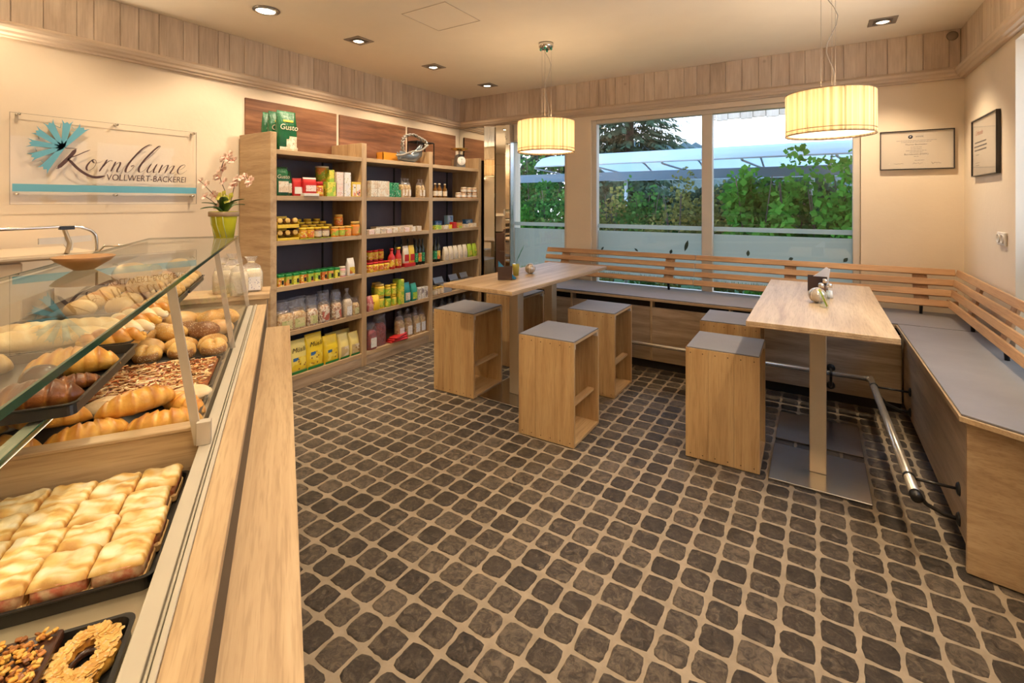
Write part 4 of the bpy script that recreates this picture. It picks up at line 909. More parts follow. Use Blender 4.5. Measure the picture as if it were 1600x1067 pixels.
def heart_bun(s=0.045, seed=0):
    """round roll that burst open into a pale heart-shaped face"""
    def f(d):
        return 1+0.04*mnoise.noise(d*3+Vector((seed, 0, 0)))-0.30*math.exp(-(d.x/0.16)**2)*max(0, d.z)-0.12*max(0, -d.y)*max(0, d.z)
    def tf(d): return 0.95 if d.y < -0.35 and d.z < 0.45 else (0.15+0.5*math.exp(-(d.x/0.12)**2)*max(0, d.z)+0.15*abs(d.x))
    m = MB(); m.ball((0, 0, s*0.75), (s, s*0.9, s*0.85), 24, 16, f=f, tf=tf); m.v = [(x, y, max(z, 0)) for x, y, z in m.v]; return m
def loaf(L=0.28, r0=0.032, seed=0, cuts=5):
    m = MB(); N = 40; n = 16; rings = []; tones = []
    for i in range(N+1):
        t = -1+2*i/N; env = (max(0, 1-abs(t)**4))**0.5*0.95+0.05; ring = []
        for k in range(n):
            q = 2*pi*k/n; s_ = sin((t*cuts+0.5*cos(q))*pi)**8 if sin(q) > 0.2 else 0; rr = r0*env*(1-0.13*s_)*(1+0.03*mnoise.noise(Vector((t*6, q, seed))))
            ring.append((t*L/2, rr*cos(q), max(0, r0*0.8+rr*0.85*sin(q)))); tones.append(max(0, 0.25+0.35*sin(q)-0.5*s_))
        rings.append(ring)
    m.loft(rings); m.tone = tones; return m
def twist(L=0.20, r0=0.026, seed=0, turns=2.2):
    m = MB()
    for s_ in (0, pi):
        pts = []; rr = []
        for i in range(36):
            t = i/35; e = sin(pi*t)**0.45 if 0 < t < 1 else 0.05; a = 2*pi*turns*t+s_; pts.append((-L/2+L*t, r0*0.55*cos(a)*e, r0*0.9+r0*0.5*sin(a)*e)); rr.append(max(0.003, r0*0.72*e))
        b0 = len(m.v); m.tube(pts, rr, 12); 
        for k in range(b0, len(m.v)): m.tone[k] = min(1, max(0, (m.v[k][2]/(r0*2.1))*0.8+0.1*mnoise.noise(Vector(m.v[k])*60)))
    return m
def ring_pastry(R0=0.06, r0=0.017, seed=0, sy=1.0):
    m = MB(); n = 36; pts = [((R0)*cos(2*pi*k/n), R0*sy*sin(2*pi*k/n), r0*0.8) for k in range(n)]; m.tube(pts, [r0*(1+0.18*sin(k*2.1+seed)) for k in range(n)], 12, closed=True)
    for k in range(len(m.v)): m.tone[k] = min(1, max(0, 0.25+m.v[k][2]/(r0*2)*0.4+0.25*mnoise.noise(Vector(m.v[k])*45)))
    return m
PM = {}
def pmesh(key, fn, mat_):
    if key not in PM: PM[key] = fn().mesh(key.split('|')[0], mat_)
    return PM[key]
def pastry(name, me, c, a, z, yaw, label, group, cat='pastry', rx=0.0, ry=0.0, s=1.0):
    o = objm(name, me, None, cnt(c, a, z), (rx, ry, CTH+yaw)); o.scale = (s, s, s); return tag(o, label, cat, group)
r = random.Random(21)
ZM = 1.1005
tray('black baking tray of brown lye croissants on the glass middle shelf', -0.77, -0.352, 1.165, 1.60, ZM)
tray('black baking tray of twisted pastries and long rolls on middle shelf', -0.77, -0.372, 1.61, 2.05, ZM)
tray('black baking tray of small rolls farther along the middle shelf', -0.77, -0.372, 2.06, 2.50, ZM)
tray('farthest black baking tray on the middle shelf, with iced buns', -0.77, -0.372, 2.51, 2.95, ZM)
zt_ = ZM+0.003
cro = [pmesh('croissant|%d' % k, lambda k=k: croissant(0.155, 0.036, 0.75, k+1), GOLD) for k in range(3)]
lye = [pmesh('lye_croissant|%d' % k, lambda k=k: croissant(0.185, 0.042, 0.45, k+5, 6), BROWN) for k in range(2)]
pastry('lye_croissant', lye[0], -0.438, 1.245, zt_, 0.0, 'large dark brown lye croissant at near corner of middle tray', 'lye croissants', s=0.86)
pastry('lye_croissant', lye[1], -0.405, 1.335, zt_, 0.25, 'smaller brown lye croissant beside the large dark one', 'lye croissants', s=0.5)
pastry('chocolate_croissant', pmesh('croissant|w', lambda: croissant(0.19, 0.046, 0.5, 14, 8), GOLD), -0.445, 1.46, zt_, 0.1, 'big striped golden croissant next to brown lye croissants', 'striped croissants', s=0.9)
o = pmesh('chocolate_bun|1', lambda: bun(0.035, 0.03, 0.028, 3), CHOC)
pastry('chocolate_bun', o, -0.47, 1.36, zt_, 0.4, 'small dark chocolate covered bun tucked between the croissants', 'chocolate buns')
pal = [pmesh('pale_pastry|%d' % k, lambda k=k: croissant(0.17, 0.043, 0.6, k+30, 8), PALE) for k in range(2)]
pastry('butter_pastry', pal[0], -0.64, 1.33, zt_, 1.2, 'big pale striped pastry seen through the glass top, left', 'pale pastries under glass')
pastry('butter_pastry', pal[1], -0.66, 1.50, zt_, 0.5, 'big pale pastry behind the ring pastry under the glass top', 'pale pastries under glass')
pastry('ring_pastry', pmesh('ring|1', lambda: ring_pastry(0.045, 0.017, 1, 0.7), PALE), -0.60, 1.235, zt_, 0.5, 'pale open ring pastry under the glass top near the tray edge', 'pale pastries under glass')
lf = [pmesh('long_roll|%d' % k, lambda k=k: loaf(0.33, 0.036, k, 4), PALE) for k in range(2)]
pastry('long_loaf', lf[0], -0.60, 1.70, zt_, 0.02, 'long pale baguette seen through the glass, nearer one', 'baguettes under the glass', 'bread')
pastry('long_loaf', lf[1], -0.60, 1.81, zt_, 0.05, 'long pale baguette seen through the glass, farther one', 'baguettes under the glass', 'bread')
buns = [pmesh('bun|%d' % k, lambda k=k: bun(0.043, 0.033, 0.030, k, 0.22 if k % 2 else 0.0), (GOLD, PALE, SEED)[k % 3]) for k in range(6)]
tw = [pmesh('twist|%d' % k, lambda k=k: twist(0.15, 0.027, k), (GOLD, SUGAR)[k]) for k in range(2)]
k = 0
for (lo, hi, nm) in ((1.62, 2.04, 'twisted'), (2.10, 2.48, 'rolls'), (2.55, 2.92, 'far')):
    nrow = 5 if nm != 'twisted' else 5
    for i in range(nrow):
        a = lo+0.035+(hi-lo-0.05)*i/(nrow-1)
        me = tw[i % 2] if nm == 'twisted' else buns[(i*2+k) % 6]
        kind = 'twisted_pastry' if nm == 'twisted' else 'bread_roll'
        pastry(kind, me, -0.425, a, zt_, r.uniform(-0.3, 0.3)+(pi/2*0.15), '%s %s along the front edge of the %s' % (ORD[i], 'twisted pastry' if nm == 'twisted' else 'bread roll', {'twisted': 'second middle shelf tray', 'rolls': 'third middle shelf tray', 'far': 'farthest middle shelf tray'}[nm]), 'small bakes along the middle shelf')
        k += 1
    if nm != 'twisted':
        for i in range(4):
            for j in range(2):
                a = lo+0.05+(hi-lo-0.09)*i/3
                pastry('bread_roll', buns[(i+j*3+k) % 6], -0.53-0.11*j, a, zt_, r.uniform(-0.6, 0.6), '%s bread roll of the %s row behind, %s' % (ORD[i], ('second', 'third')[j], {'rolls': 'third middle shelf tray', 'far': 'farthest middle shelf tray'}[nm]), 'small bakes along the middle shelf', s=1.1)
for i, (c_, a_, s_) in enumerate(((-0.48, 2.90, 1.25), (-0.60, 2.60, 1.6), (-0.50, 2.30, 1.2), (-0.56, 2.75, 1.15))):
    pastry('bread_roll', buns[(1, 4, 2, 5)[i]], c_, a_, zt_+0.048, 0.4*i, ['bread roll on top of the heap at far end of shelf', 'big round loaf showing brightly through the glass top', 'bread roll lying on top of the third tray heap', 'bread roll lying on top of the farthest tray heap'][i], 'rolls heaped on top', 'bread', s=s_)

# upper deck ---------------------------------------------------------
ZU = 0.9355
tray('black tray of golden croissants on the oak edged deck', -0.795, -0.196, 1.395, 1.665, ZU, 0.02)
tray('black tray holding the almond topped cake', -0.80, -0.196, 1.672, 1.995, ZU, 0.02)
tray('black tray heaped with seeded rolls at far end', -0.80, -0.196, 2.002, 2.66, ZU, 0.02)
for i, (c_, a_, yw, zz, s_) in enumerate([(-0.27, 1.46, 0.1, 0, 1.0), (-0.42, 1.455, 0.35, 0, 1.0), (-0.57, 1.45, -0.1, 0, 1.0), (-0.345, 1.53, 0.5, 0.035, 1.05), (-0.50, 1.52, -0.2, 0.035, 1.0), (-0.66, 1.50, 0.3, 0.03, 1.0), (-0.235, 1.575, -0.9, 0.0, 0.9)]):
    pastry('croissant', cro[i % 3], c_, a_, ZU+0.003+zz, yw, 'golden butter croissant, %s' % ['nearest the metal rail in the front row', 'second from the rail in the front row', 'third from the rail in the front row', 'on top of the heap, nearest the rail', 'in the middle on top of the heap', 'farthest from the rail on top', 'behind the front row beside the rail'][i], 'golden croissants', s=s_)
nut = [pmesh('nut_pastry|%d' % k, lambda k=k: bun(0.052, 0.04, 0.024, k+9), SUGAR) for k in range(2)]
for i, (c_, a_) in enumerate([(-0.24, 1.625), (-0.335, 1.63), (-0.43, 1.62), (-0.53, 1.625), (-0.62, 1.62)]):
    pastry('sugared_pastry', nut[i % 2], c_, a_, ZU+0.003, 0.3*i, 'sugar dusted almond pastry behind the croissants, %s from the rail' % ORD[i], 'sugared pastries')
# almond cake
ck = thing('almond_cake', 'tray cake covered in caramelised almond flakes behind the croissants', 'cake', cnt(-0.498, 1.834, ZU+0.0025), CTH)
MB().cbox(-0.288, 0.288, -0.148, 0.148, 0, 0.018, 0.006).build('cake_base', plain('caramel_base', (0.26, 0.075, 0.02), 0.3, var=0.3), ck)
m = MB(); m2 = MB()
for k in range(1900):
    x_, y_ = r.uniform(-0.282, 0.282), r.uniform(-0.142, 0.142); M = Matrix.Translation((x_, y_, 0.018+r.uniform(0, 0.007))) @ Matrix.Rotation(r.uniform(0, 6.28), 4, 'Z') @ Matrix.Rotation(r.uniform(-0.5, 0.5), 4, 'X')
    L = r.uniform(0.006, 0.012); q = m if k % 5 < 3 else m2; q.t = r.random(); q.box(-L, L, -0.0022, 0.0022, 0, 0.0022, 0, M)
o = m.build('almond_flakes', crust('almond', [(0, (0.80, 0.62, 0.36)), (0.6, (0.70, 0.44, 0.18)), (1, (0.45, 0.2, 0.07))], 0.4), ck); o['kind'] = 'stuff'
o = m2.build('glazed_flakes', plain('glazed_almond', (0.42, 0.13, 0.045), 0.22, var=0.35), ck); o['kind'] = 'stuff'
# seeded rolls
hb = [pmesh('heart_roll|%d' % k, lambda k=k: heart_bun(0.044, k), SEED) for k in range(2)]
sb_ = [pmesh('seed_roll|%d' % k, lambda k=k: bun(0.058, 0.04, 0.036, k+3, 0.0 if k else 0.15), (SEED, DARKS, PALE, SEED)[k]) for k in range(4)]
i = 0
for c_ in (-0.235, -0.33, -0.43, -0.53, -0.63):
    pastry('heart_roll', hb[i % 2], c_, 2.065, ZU+0.003, r.uniform(-0.15, 0.15), 'split heart shaped roll in the front row, %s from the rail' % ORD[i], 'heart shaped rolls', 'bread', rx=0.25); i += 1
for j, (a_, zz) in enumerate(((2.15, 0.0), (2.22, 0.035), (2.31, 0.02), (2.40, 0.04), (2.50, 0.02), (2.60, 0.0))):
    for i in range(5):
        c_ = -0.245-0.105*i-(0.04 if j % 2 else 0)
        if c_ < -0.74: continue
        pastry('seeded_roll', sb_[(i*3+j) % 4], c_, a_, ZU+0.003+zz, r.uniform(-0.7, 0.7), 'seeded roll in %s row of the far tray, %s from the rail' % (ORD[j+1], ORD[i]), 'seeded rolls heaped in the far tray', 'bread', rx=r.uniform(-0.25, 0.25), s=r.uniform(0.9, 1.1))

# lower deck: meringue slices ------------------------------------------
ZL = 0.8525
tray('black tray of meringue topped cake slices at the near left', -0.85, -0.197, 0.990, 1.345, ZL, 0.022)
def cake_piece(seed):
    r_ = random.Random(seed); L, Wd = 0.0375, 0.082; t = []
    base = MB(); base.cbox(-L, L, -Wd/2, Wd/2, 0, 0.018, 0.004)
    fill = MB(); N = 14
    def jag(z0, z1, amp, q0):
        rings = []
        for z in (z0, (z0+z1)/2, z1):
            ring = []
            for k in range(32):
                q = 2*pi*k/32+0.05; ca, sa = cos(q), sin(q); e = (abs(ca)**9+abs(sa)**9)**(-1/9); a_ = 1+amp*mnoise.noise(Vector((ca*4, sa*4, z*120+seed*5)))
                ring.append((ca*e*(L-q0)*a_, sa*e*(Wd/2-q0)*a_, z))
            rings.append(ring)
        return rings
    fill.loft(jag(0.016, 0.040, 0.05, 0.0015))
    top = MB(); nx, ny = 26, 16; vs = []; ts = []
    for j in range(ny+1):
        for i in range(nx+1):
            u, v = -1+2*i/nx, -1+2*j/ny; e = max(0, (1-abs(u)**12))**0.45*max(0, (1-abs(v)**12))**0.45
            h_ = mnoise.noise(Vector((u*1.3+seed*3.3, v*1.6, seed)))*0.007+mnoise.noise(Vector((u*4+seed, v*2.5, 3)))*0.0025; tn = mnoise.noise(Vector((u*0.9+seed*5, v*3.2+u*0.8, seed*2)))
            vs.append((u*L*0.995, v*Wd/2*0.99, 0.037+e*(0.011+h_))); ts.append(min(1, max(0, 0.36+tn*0.75+h_*14+0.5*(1-e))))
    top.add(vs, [(j*(nx+1)+i, j*(nx+1)+i+1, (j+1)*(nx+1)+i+1, (j+1)*(nx+1)+i) for j in range(ny) for i in range(nx)], 0, None, True, ts)
    return base.mesh('pastry_base', PALE), fill.mesh('rhubarb_filling', FILL), top.mesh('meringue', MERI)
FILL = crust('fruit_filling', [(0.0, (0.78, 0.60, 0.34)), (0.40, (0.70, 0.46, 0.26)), (0.50, (0.60, 0.17, 0.10)), (0.58, (0.74, 0.54, 0.34))], 0.35)
MERI = crust('meringue_top', [(0.0, (0.80, 0.72, 0.52)), (0.35, (0.74, 0.58, 0.30)), (0.6, (0.66, 0.42, 0.13)), (0.9, (0.48, 0.24, 0.06))], 0.5)
VAR = [cake_piece(k) for k in range(8)]
n_ = 0
for j in range(4):
    for i in range(8):
        c_ = -0.245-0.0765*i-(0.006, 0.0, 0.01, 0.003)[j]; a_ = 1.040+0.0832*j
        t = thing('meringue_slice', 'slice of meringue topped cake, %s row from the front, %s from the rail' % (ORD[j], ORD[i]), 'cake', cnt(c_, a_, ZL+0.003), CTH+(pi if (i+j) % 2 else 0)+r.uniform(-0.02, 0.02), 'meringue topped cake slices')
        for me, nm in zip(VAR[(j*3+i) % 8], ('pastry_base', 'rhubarb_filling', 'meringue')): objm(nm, me, t)
# cookies
tray('black tray with nut pastries and flaked ring pastries in the near corner', -0.82, -0.203, 0.53, 0.917, ZL, 0.022)
ns = thing('nut_slice', 'chocolate edged triangular slice covered with chopped nuts, near corner', 'pastry', cnt(-0.360, 0.80, ZL+0.016), CTH+R(90))
tri = [(-0.13, -0.072), (0.112, -0.072), (0.112, 0.055), (-0.13, 0.055)]
MB().prism(tri, 0, 0.016).build('chocolate_edge', CHOC, ns, bevel=0.004)
m = MB()
for k in range(950):
    u, v = r.random(), r.uniform(0.03, 0.97); A_ = Vector(tri[0]).lerp(Vector(tri[1]), u); B_ = Vector(tri[3]).lerp(Vector(tri[2]), u); p = A_.lerp(B_, v)
    m.t = r.random(); M = Matrix.Translation((p.x*0.97, p.y*0.95, 0.0155+r.uniform(0, 0.006))) @ Matrix.Rotation(r.uniform(0, 6.28), 4, 'Z') @ Matrix.Rotation(r.uniform(-0.6, 0.6), 4, 'X'); q = r.uniform(0.0022, 0.0045); m.cbox(-q, q, -q*0.7, q*0.7, 0, q*0.8, q*0.2, 0, M)
o = m.build('chopped_nuts', GOLD, ns); o['kind'] = 'stuff'
def flaked(R0, r0, sy, label, c_, a_, yw, seed):
    t = thing('almond_ring', label, 'pastry', cnt(c_, a_, ZL+0.003), CTH+yw, 'flaked almond rings'); ring_pastry(R0, r0, seed, sy).build('ring_body', GOLD, t)
    r_ = random.Random(seed); m = MB()
    for k in range(240):
        q = r_.uniform(0, 6.283); w_ = r_.uniform(-0.9, 0.9); rr = R0+r0*0.85*w_; z = r0*0.85+r0*math.sqrt(max(0, 1-w_*w_*0.72)); m.t = r_.random()*0.6
        M = Matrix.Translation((rr*cos(q), rr*sy*sin(q), z)) @ Matrix.Rotation(r_.uniform(0, 6.28), 4, 'Z') @ Matrix.Rotation(r_.uniform(-0.35, 0.35), 4, 'X'); l = r_.uniform(0.005, 0.009)
        m.prism([(l*cos(h_), l*0.62*sin(h_)) for h_ in [2*pi*g_/7 for g_ in range(7)]], 0, 0.0008, 0, M)
    o = m.build('almond_flakes', SEED, t); o['kind'] = 'stuff'
    m = MB(); m.tube([((R0-r0*0.95)*cos(h_), (R0-r0*0.95)*sy*sin(h_), 0.006) for h_ in [2*pi*g_/24 for g_ in range(24)]], 0.006, 6, closed=True); m.tube([((R0+r0*0.6)*cos(h_), (R0+r0*0.6)*sy*sin(h_), 0.005) for h_ in [pi+pi*0.5*g_/12 for g_ in range(13)]], 0.009, 6); m.build('chocolate_foot', CHOC, t)
flaked(0.0265, 0.012, 1.5, 'golden ring pastry covered in flaked almonds, nearer metal rail', -0.252, 0.858, -0.15, 4)
flaked(0.0265, 0.012, 1.5, 'second flaked almond ring pastry with chocolate foot, closest to camera', -0.256, 0.765, -0.2, 8)
flaked(0.0265, 0.012, 1.4, 'flaked almond ring mostly cut off by the picture bottom', -0.255, 0.67, -0.1, 9)

# things on the glass top ----------------------------------------------
ZG = 1.3155
p = cpos(131, 421, ZG); t = thing('wooden_bowl', 'shallow turned wooden bowl on the glass counter top', 'bowl', cnt(p.x, p.y, ZG), 0)
MB().lathe([(0.001, 0.001), (0.022, 0.0), (0.040, 0.012), (0.058, 0.024), (0.069, 0.036), (0.066, 0.037), (0.052, 0.026), (0.02, 0.010), (0.001, 0.008)], 40).build('bowl_body', plain('bowl_wood', (0.36, 0.19, 0.075), 0.45, var=0.2), t)
p = cpos(352, 371, ZG); pz = cnt(p.x-0.005, p.y-0.012, ZG)
t = thing('orchid_pot', 'pale pink orchid in a lime green glass pot on counter end', 'potted plant', pz, 0.4)
pt = MB().lathe([(0.001, 0.0), (0.045, 0.0), (0.060, 0.105), (0.060, 0.108), (0.067, 0.110), (0.069, 0.135), (0.064, 0.136), (0.060, 0.115), (0.001, 0.112)], 32).build('pot', plain('lime_pot', (0.60, 0.60, 0.03), 0.18, var=0.12), t)
MB().lathe([(0.0655, 0.110), (0.0695, 0.111), (0.0705, 0.134), (0.0665, 0.1355)], 32, cap=False).build('pot_rim', plain('bast_rim', (0.42, 0.30, 0.19), 0.7, var=0.2), pt)
m = MB()
for k in range(3): q = 0.5*k-2.0; m.tube([(0.066*cos(q), 0.066*sin(q), 0.13), (0.064*cos(q+0.1), 0.064*sin(q+0.1), 0.07), (0.052*cos(q+0.35), 0.052*sin(q+0.35), 0.005)], 0.0022, 5)
m.build('raffia_ribbon', plain('raffia', (0.55, 0.62, 0.25), 0.5), pt)
M_OL = plain('orchid_leaf', (0.045, 0.12, 0.025), 0.3, var=0.3); M_STEM = plain('orchid_stem', (0.14, 0.09, 0.05), 0.5); M_PET = plain('orchid_petal', (0.86, 0.66, 0.56), 0.5, var=0.12); M_PET2 = plain('orchid_heart', (0.70, 0.32, 0.28), 0.5)
def blade(P, w_, m):
    P = [Vector(q) for q in catmull3(P)]; n = len(P); rings = []
    for i, q in enumerate(P):
        f = i/(n-1); t_ = (P[min(i+1, n-1)]-P[max(i-1, 0)]).normalized(); sd = t_.cross(Vector((0, 0, 1))); sd = sd.normalized() if sd.length > 0.01 else Vector((1, 0, 0)); ww = w_*(sin(pi*min(1, f*0.93+0.07))**0.6); up = sd.cross(t_)
        rings.append([q-sd*ww+up*ww*0.25, q, q+sd*ww+up*ww*0.25, q-up*0.0012])
    m.loft(rings)
def catmull3(P, n=6):
    P = [Vector(p) for p in P]; out = []
    for i in range(len(P)-1):
        p0, p1, p2, p3 = P[max(i-1, 0)], P[i], P[i+1], P[min(i+2, len(P)-1)]
        for k in range(n): t = k/n; out.append(0.5*((2*p1)+(p2-p0)*t+(2*p0-5*p1+4*p2-p3)*t*t+(3*p1-p0-3*p2+p3)*t**3))
    return out+[P[-1]]
for k, (q, L, hh) in enumerate([(0.3, 0.10, 0.05), (1.3, 0.12, 0.02), (2.5, 0.10, 0.05), (3.4, 0.11, 0.03), (4.4, 0.12, 0.0), (5.4, 0.10, 0.06), (5.9, 0.12, 0.03)]):
    m = MB(); blade([(0, 0, 0.115), (L*0.4*cos(q), L*0.4*sin(q), 0.155+hh*0.5), (L*cos(q), L*sin(q), 0.15+hh)], 0.021, m); m.build('leaf', M_OL, t)
rt = Vector((cos(TH), sin(TH), 0)); # sideways as seen on entering
def bloom(m, mh, p, s, yw):
    p = Vector(p)
    for k in range(5):
        q = yw+2*pi*k/5; d = Vector((cos(q)*0.8, sin(q)*0.5-0.3, 0.75*sin(q+0.6))); d.normalize(); sd = d.cross(Vector((0.2, -1, 0.3))).normalized()
        m.add([p, p+d*s*0.55+sd*s*0.38, p+d*s, p+d*s*0.55-sd*s*0.38, p+d*s*0.5+Vector((0, -0.002, 0.003))], [(0, 1, 4), (1, 2, 4), (2, 3, 4), (3, 0, 4)], smooth=True)
    mh.ball(p+Vector((0, -0.003, 0)), (s*0.2,)*3, 8, 6, mi=1 if m is mh else 0)
stems = [([(0, 0, 0.12), (0.01, 0, 0.22), (-0.02, 0.0, 0.32), (0.02, -0.01, 0.41), (0.07, -0.02, 0.395)], 13), ([(0.01, 0, 0.12), (0.04, 0, 0.2), (0.06, 0.0, 0.28), (0.11, 0, 0.315), (0.15, -0.01, 0.27)], 11), ([(-0.01, 0, 0.12), (-0.03, 0, 0.19), (-0.08, 0, 0.25), (-0.13, 0, 0.30)], 4), ([(-0.01, 0.01, 0.12), (-0.05, 0, 0.18), (-0.10, 0, 0.215)], 2)]
for P, nb_ in stems:
    PP = catmull3([rt*q[0]+Vector((0, q[1], q[2])) for q in P]); PP = [Matrix.Rotation(-0.4, 3, 'Z') @ q for q in PP]
    st = MB().tube(PP, 0.0018, 5).build('flower_stem', M_STEM, t); m = MB(); mh = MB()
    for k in range(nb_):
        q = PP[int(len(PP)*(0.45+0.54*k/max(1, nb_-1)))-1]; m = MB(); bloom(m, m, q+Vector((r.uniform(-0.012, 0.012), r.uniform(-0.012, 0.012), r.uniform(-0.008, 0.014))), r.uniform(0.022, 0.032), r.uniform(0, 6)); m.build('blossom', [M_PET, M_PET2], st)
m = MB(); bloom(m, m, Matrix.Rotation(-0.4, 3, 'Z') @ (rt*0.045+Vector((0, -0.02, 0.20))), 0.04, 1.0); bloom(m, m, Matrix.Rotation(-0.4, 3, 'Z') @ (rt*0.01+Vector((0, -0.02, 0.215))), 0.035, 2.2); m.build('yellow_bow', [plain('yellow_petal', (0.70, 0.68, 0.12), 0.5)]*2, t)

# sugar bags on the end shelf --------------------------------------------
def selipse(hx, hy, z, n=24, e=4.0, dx=0.0, dy=0.0, wob=0.0, seed=0):
    out = []
    for k in range(n):
        q = 2*pi*k/n; ca, sa = cos(q), sin(q); f = (abs(ca)**e+abs(sa)**e)**(-1/e)*(1+wob*mnoise.noise(Vector((ca*2, sa*2, z*30+seed)))); out.append((dx+ca*f*hx, dy+sa*f*hy, z))
    return out
M_SUG = grainy('coconut_flakes', [(0, (0.84, 0.72, 0.48)), (1, (0.90, 0.80, 0.60))], 220, 0.7, 0.3); M_FILMW = film('clear_wrap_white', (0.98, 0.97, 0.95, 1), 0.22, 0.25); M_LAB = printed('pale_label', (0.78, 0.78, 0.80), (0.74, 0.74, 0.78), (0.18, 0.20, 0.42, 1), 90)
for i, (px, w_, zz, dz) in enumerate(((347, 0.058, 0, 0), (362, 0.06, 0.03, 0), (373, 0.055, -0.02, 0), (392, 0.072, 0, 0))):
    q = cpos(px, (459, 448, 462, 455)[i], 0.9855); t = thing('tied_sugar_bag', ['leftmost clear bag of pale flakes on the counter end', 'second clear bag of pale flakes, set a little back', 'clear bag of pale flakes between two others, front', 'rightmost clear tied bag, with a printed white label'][i], 'bag', cnt(q.x, q.y+0.02, 0.9855), CTH, 'tied clear bags on the counter end')
    w2 = w_*0.82
    MB().loft([selipse(w2*0.92, w2*0.6, 0.0), selipse(w2, w2*0.7, 0.02), selipse(w2, w2*0.7, 0.10, wob=0.05, seed=i), selipse(w2*0.8, w2*0.5, 0.125, wob=0.1, seed=i)]).build('contents', M_SUG, t)
    MB().loft([selipse(w2*0.98, w2*0.66, 0.001, wob=.03), selipse(w2*1.05, w2*0.76, 0.03, wob=.05), selipse(w2*1.05, w2*0.76, 0.10, wob=0.09, seed=i), selipse(w2*0.75, w2*0.5, 0.145, wob=0.2, seed=i), selipse(w2*0.28, w2*0.25, 0.165, e=2, wob=0.3), selipse(w2*0.45, w2*0.38, 0.185, e=2, wob=0.6), selipse(w2*0.6, w2*0.3, 0.20, e=2, wob=0.8, seed=i)], cap=False).build('clear_film', M_FILMW, t)
    MB().tube([(w2*0.27*cos(h_), w2*0.25*sin(h_), 0.166) for h_ in [2*pi*g_/12 for g_ in range(12)]], 0.003, 5, closed=True).build('tie', plain('tie_tone', (0.6, 0.5, 0.3), 0.5), t)
    if i == 3: MB().box(-0.02, w2*0.85, -w2*0.80, -w2*0.79, 0.01, 0.085).build('label_sheet', M_LAB, t)

# slicing machine by the left wall, behind the counter ------------------
M_BEIGE = plain('machine_enamel', (0.60, 0.50, 0.37), 0.35, var=0.03)
P_ = onX(158, 392, -3.30); sl = thing('bread_slicer', 'pale bread slicing machine with steel guard rail behind the counter', 'slicing machine', (-3.5, P_.y-0.7, 0)); oy = P_.y-0.7; zt2 = P_.z
MB().cbox(-0.40, 0.20, -0.9, 0.70, zt2-0.03, zt2, 0.01).build('lid', M_BEIGE, sl); MB().cbox(-0.40, 0.17, -0.9, 0.40, 0.88, zt2-0.03, 0.01).build('housing', M_BEIGE, sl)
MB().cbox(-0.42, 0.20, -0.95, 0.50, 0.0, 0.86, 0.004).build('base_cabinet', plain('brown_cabinet', (0.13, 0.065, 0.04), 0.5), sl)
zr = onX(140, 353, -3.30).z
MB().tube(catmull3([(0.20, -0.9, zr-0.01), (0.20, 0.3, zr-0.004), (0.20, 0.55, zr), (0.20, 0.63, zr-0.012), (0.20, 0.675, zr-0.05), (0.20, 0.68, zt2)]), 0.008, 8).build('guard_rail', M_CHROME, sl)
yb = onX(104, 360, -3.30).y-oy
MB().tube(catmull3([(0.20, yb-0.01, zr-0.01), (0.20, yb+0.005, zr-0.06), (0.20, yb+0.012, zr-0.09), (0.20, yb+0.0, zt2)]), 0.010, 8).build('arm', M_STEEL, sl)
MB().cbox(0.185, 0.215, yb-0.03, yb+0.03, zr-0.015, zr+0.004, 0.002).build('clamp', M_BLACK, sl)
m = MB(); m.prism([(0.45, zr-0.055), (0.66, zr-0.05), (0.66, zr-0.08), (0.585, zr-0.085), (0.58, zr-0.125), (0.565, zr-0.125), (0.545, zr-0.088), (0.45, zr-0.085)], 0.185, 0.20, M=Matrix(((0, 0, 1, 0), (1, 0, 0, 0), (0, 1, 0, 0), (0, 0, 0, 1)))); m.build('guard_plate', M_WHITE, sl)
# ================================================================= GROCERIES ON THE SHELVES (fronts face +X)
Z0, Z1, Z2, Z3, Z4, Z5 = [z+0.0005 for z in LV]
FX = -3.545        # front row
SN = ['top of the shelf unit', 'highest shelf', 'second shelf from top', 'third shelf from top', 'fourth shelf from top', 'lowest shelf']
BN = ['left', 'middle', 'right']
def yof(px, X=FX):
    q = ray(px, 300); return q.y*X/q.x
PROTO = {}
def pt_lathe(prof, n=20): return MB().lathe(prof, n)
def jar(key, r, h, body, lid, label=None, lid_h=None):
    if key in PROTO: return PROTO[key]
    lh = lid_h or h*0.2; parts = [('jar_body', pt_lathe([(0.001, 0), (r*0.93, 0), (r, h*0.06), (r, h*0.72), (r*0.86, h-lh), (0.001, h-lh)]).mesh('jar_body', body)),
        ('lid', pt_lathe([(0.001, h-lh), (r*0.92, h-lh), (r*0.92, h-0.001), (r*0.88, h), (0.001, h)]).mesh('lid', lid))]
    if label: parts.append(('label_band', MB().lathe([(r*1.012, h*0.14), (r*1.012, h*0.64)], 20, cap=False).mesh('label_band', label)))
    PROTO[key] = parts; return parts
def carton(key, w_, d, h, body, accent=None, af=(0.15, 0.85, 0.5, 0.9)):
    if key in PROTO: return PROTO[key]
    parts = [('carton', MB().cbox(-d/2, d/2, -w_/2, w_/2, 0, h, 0.0015).mesh('carton', body))]
    if accent:
        m = MB(); m.box(d/2, d/2+0.0006, -w_/2+w_*af[0], -w_/2+w_*af[1], h*af[2], h*af[3]); parts.append(('printed_panel', m.mesh('printed_panel', accent)))
    PROTO[key] = parts; return parts
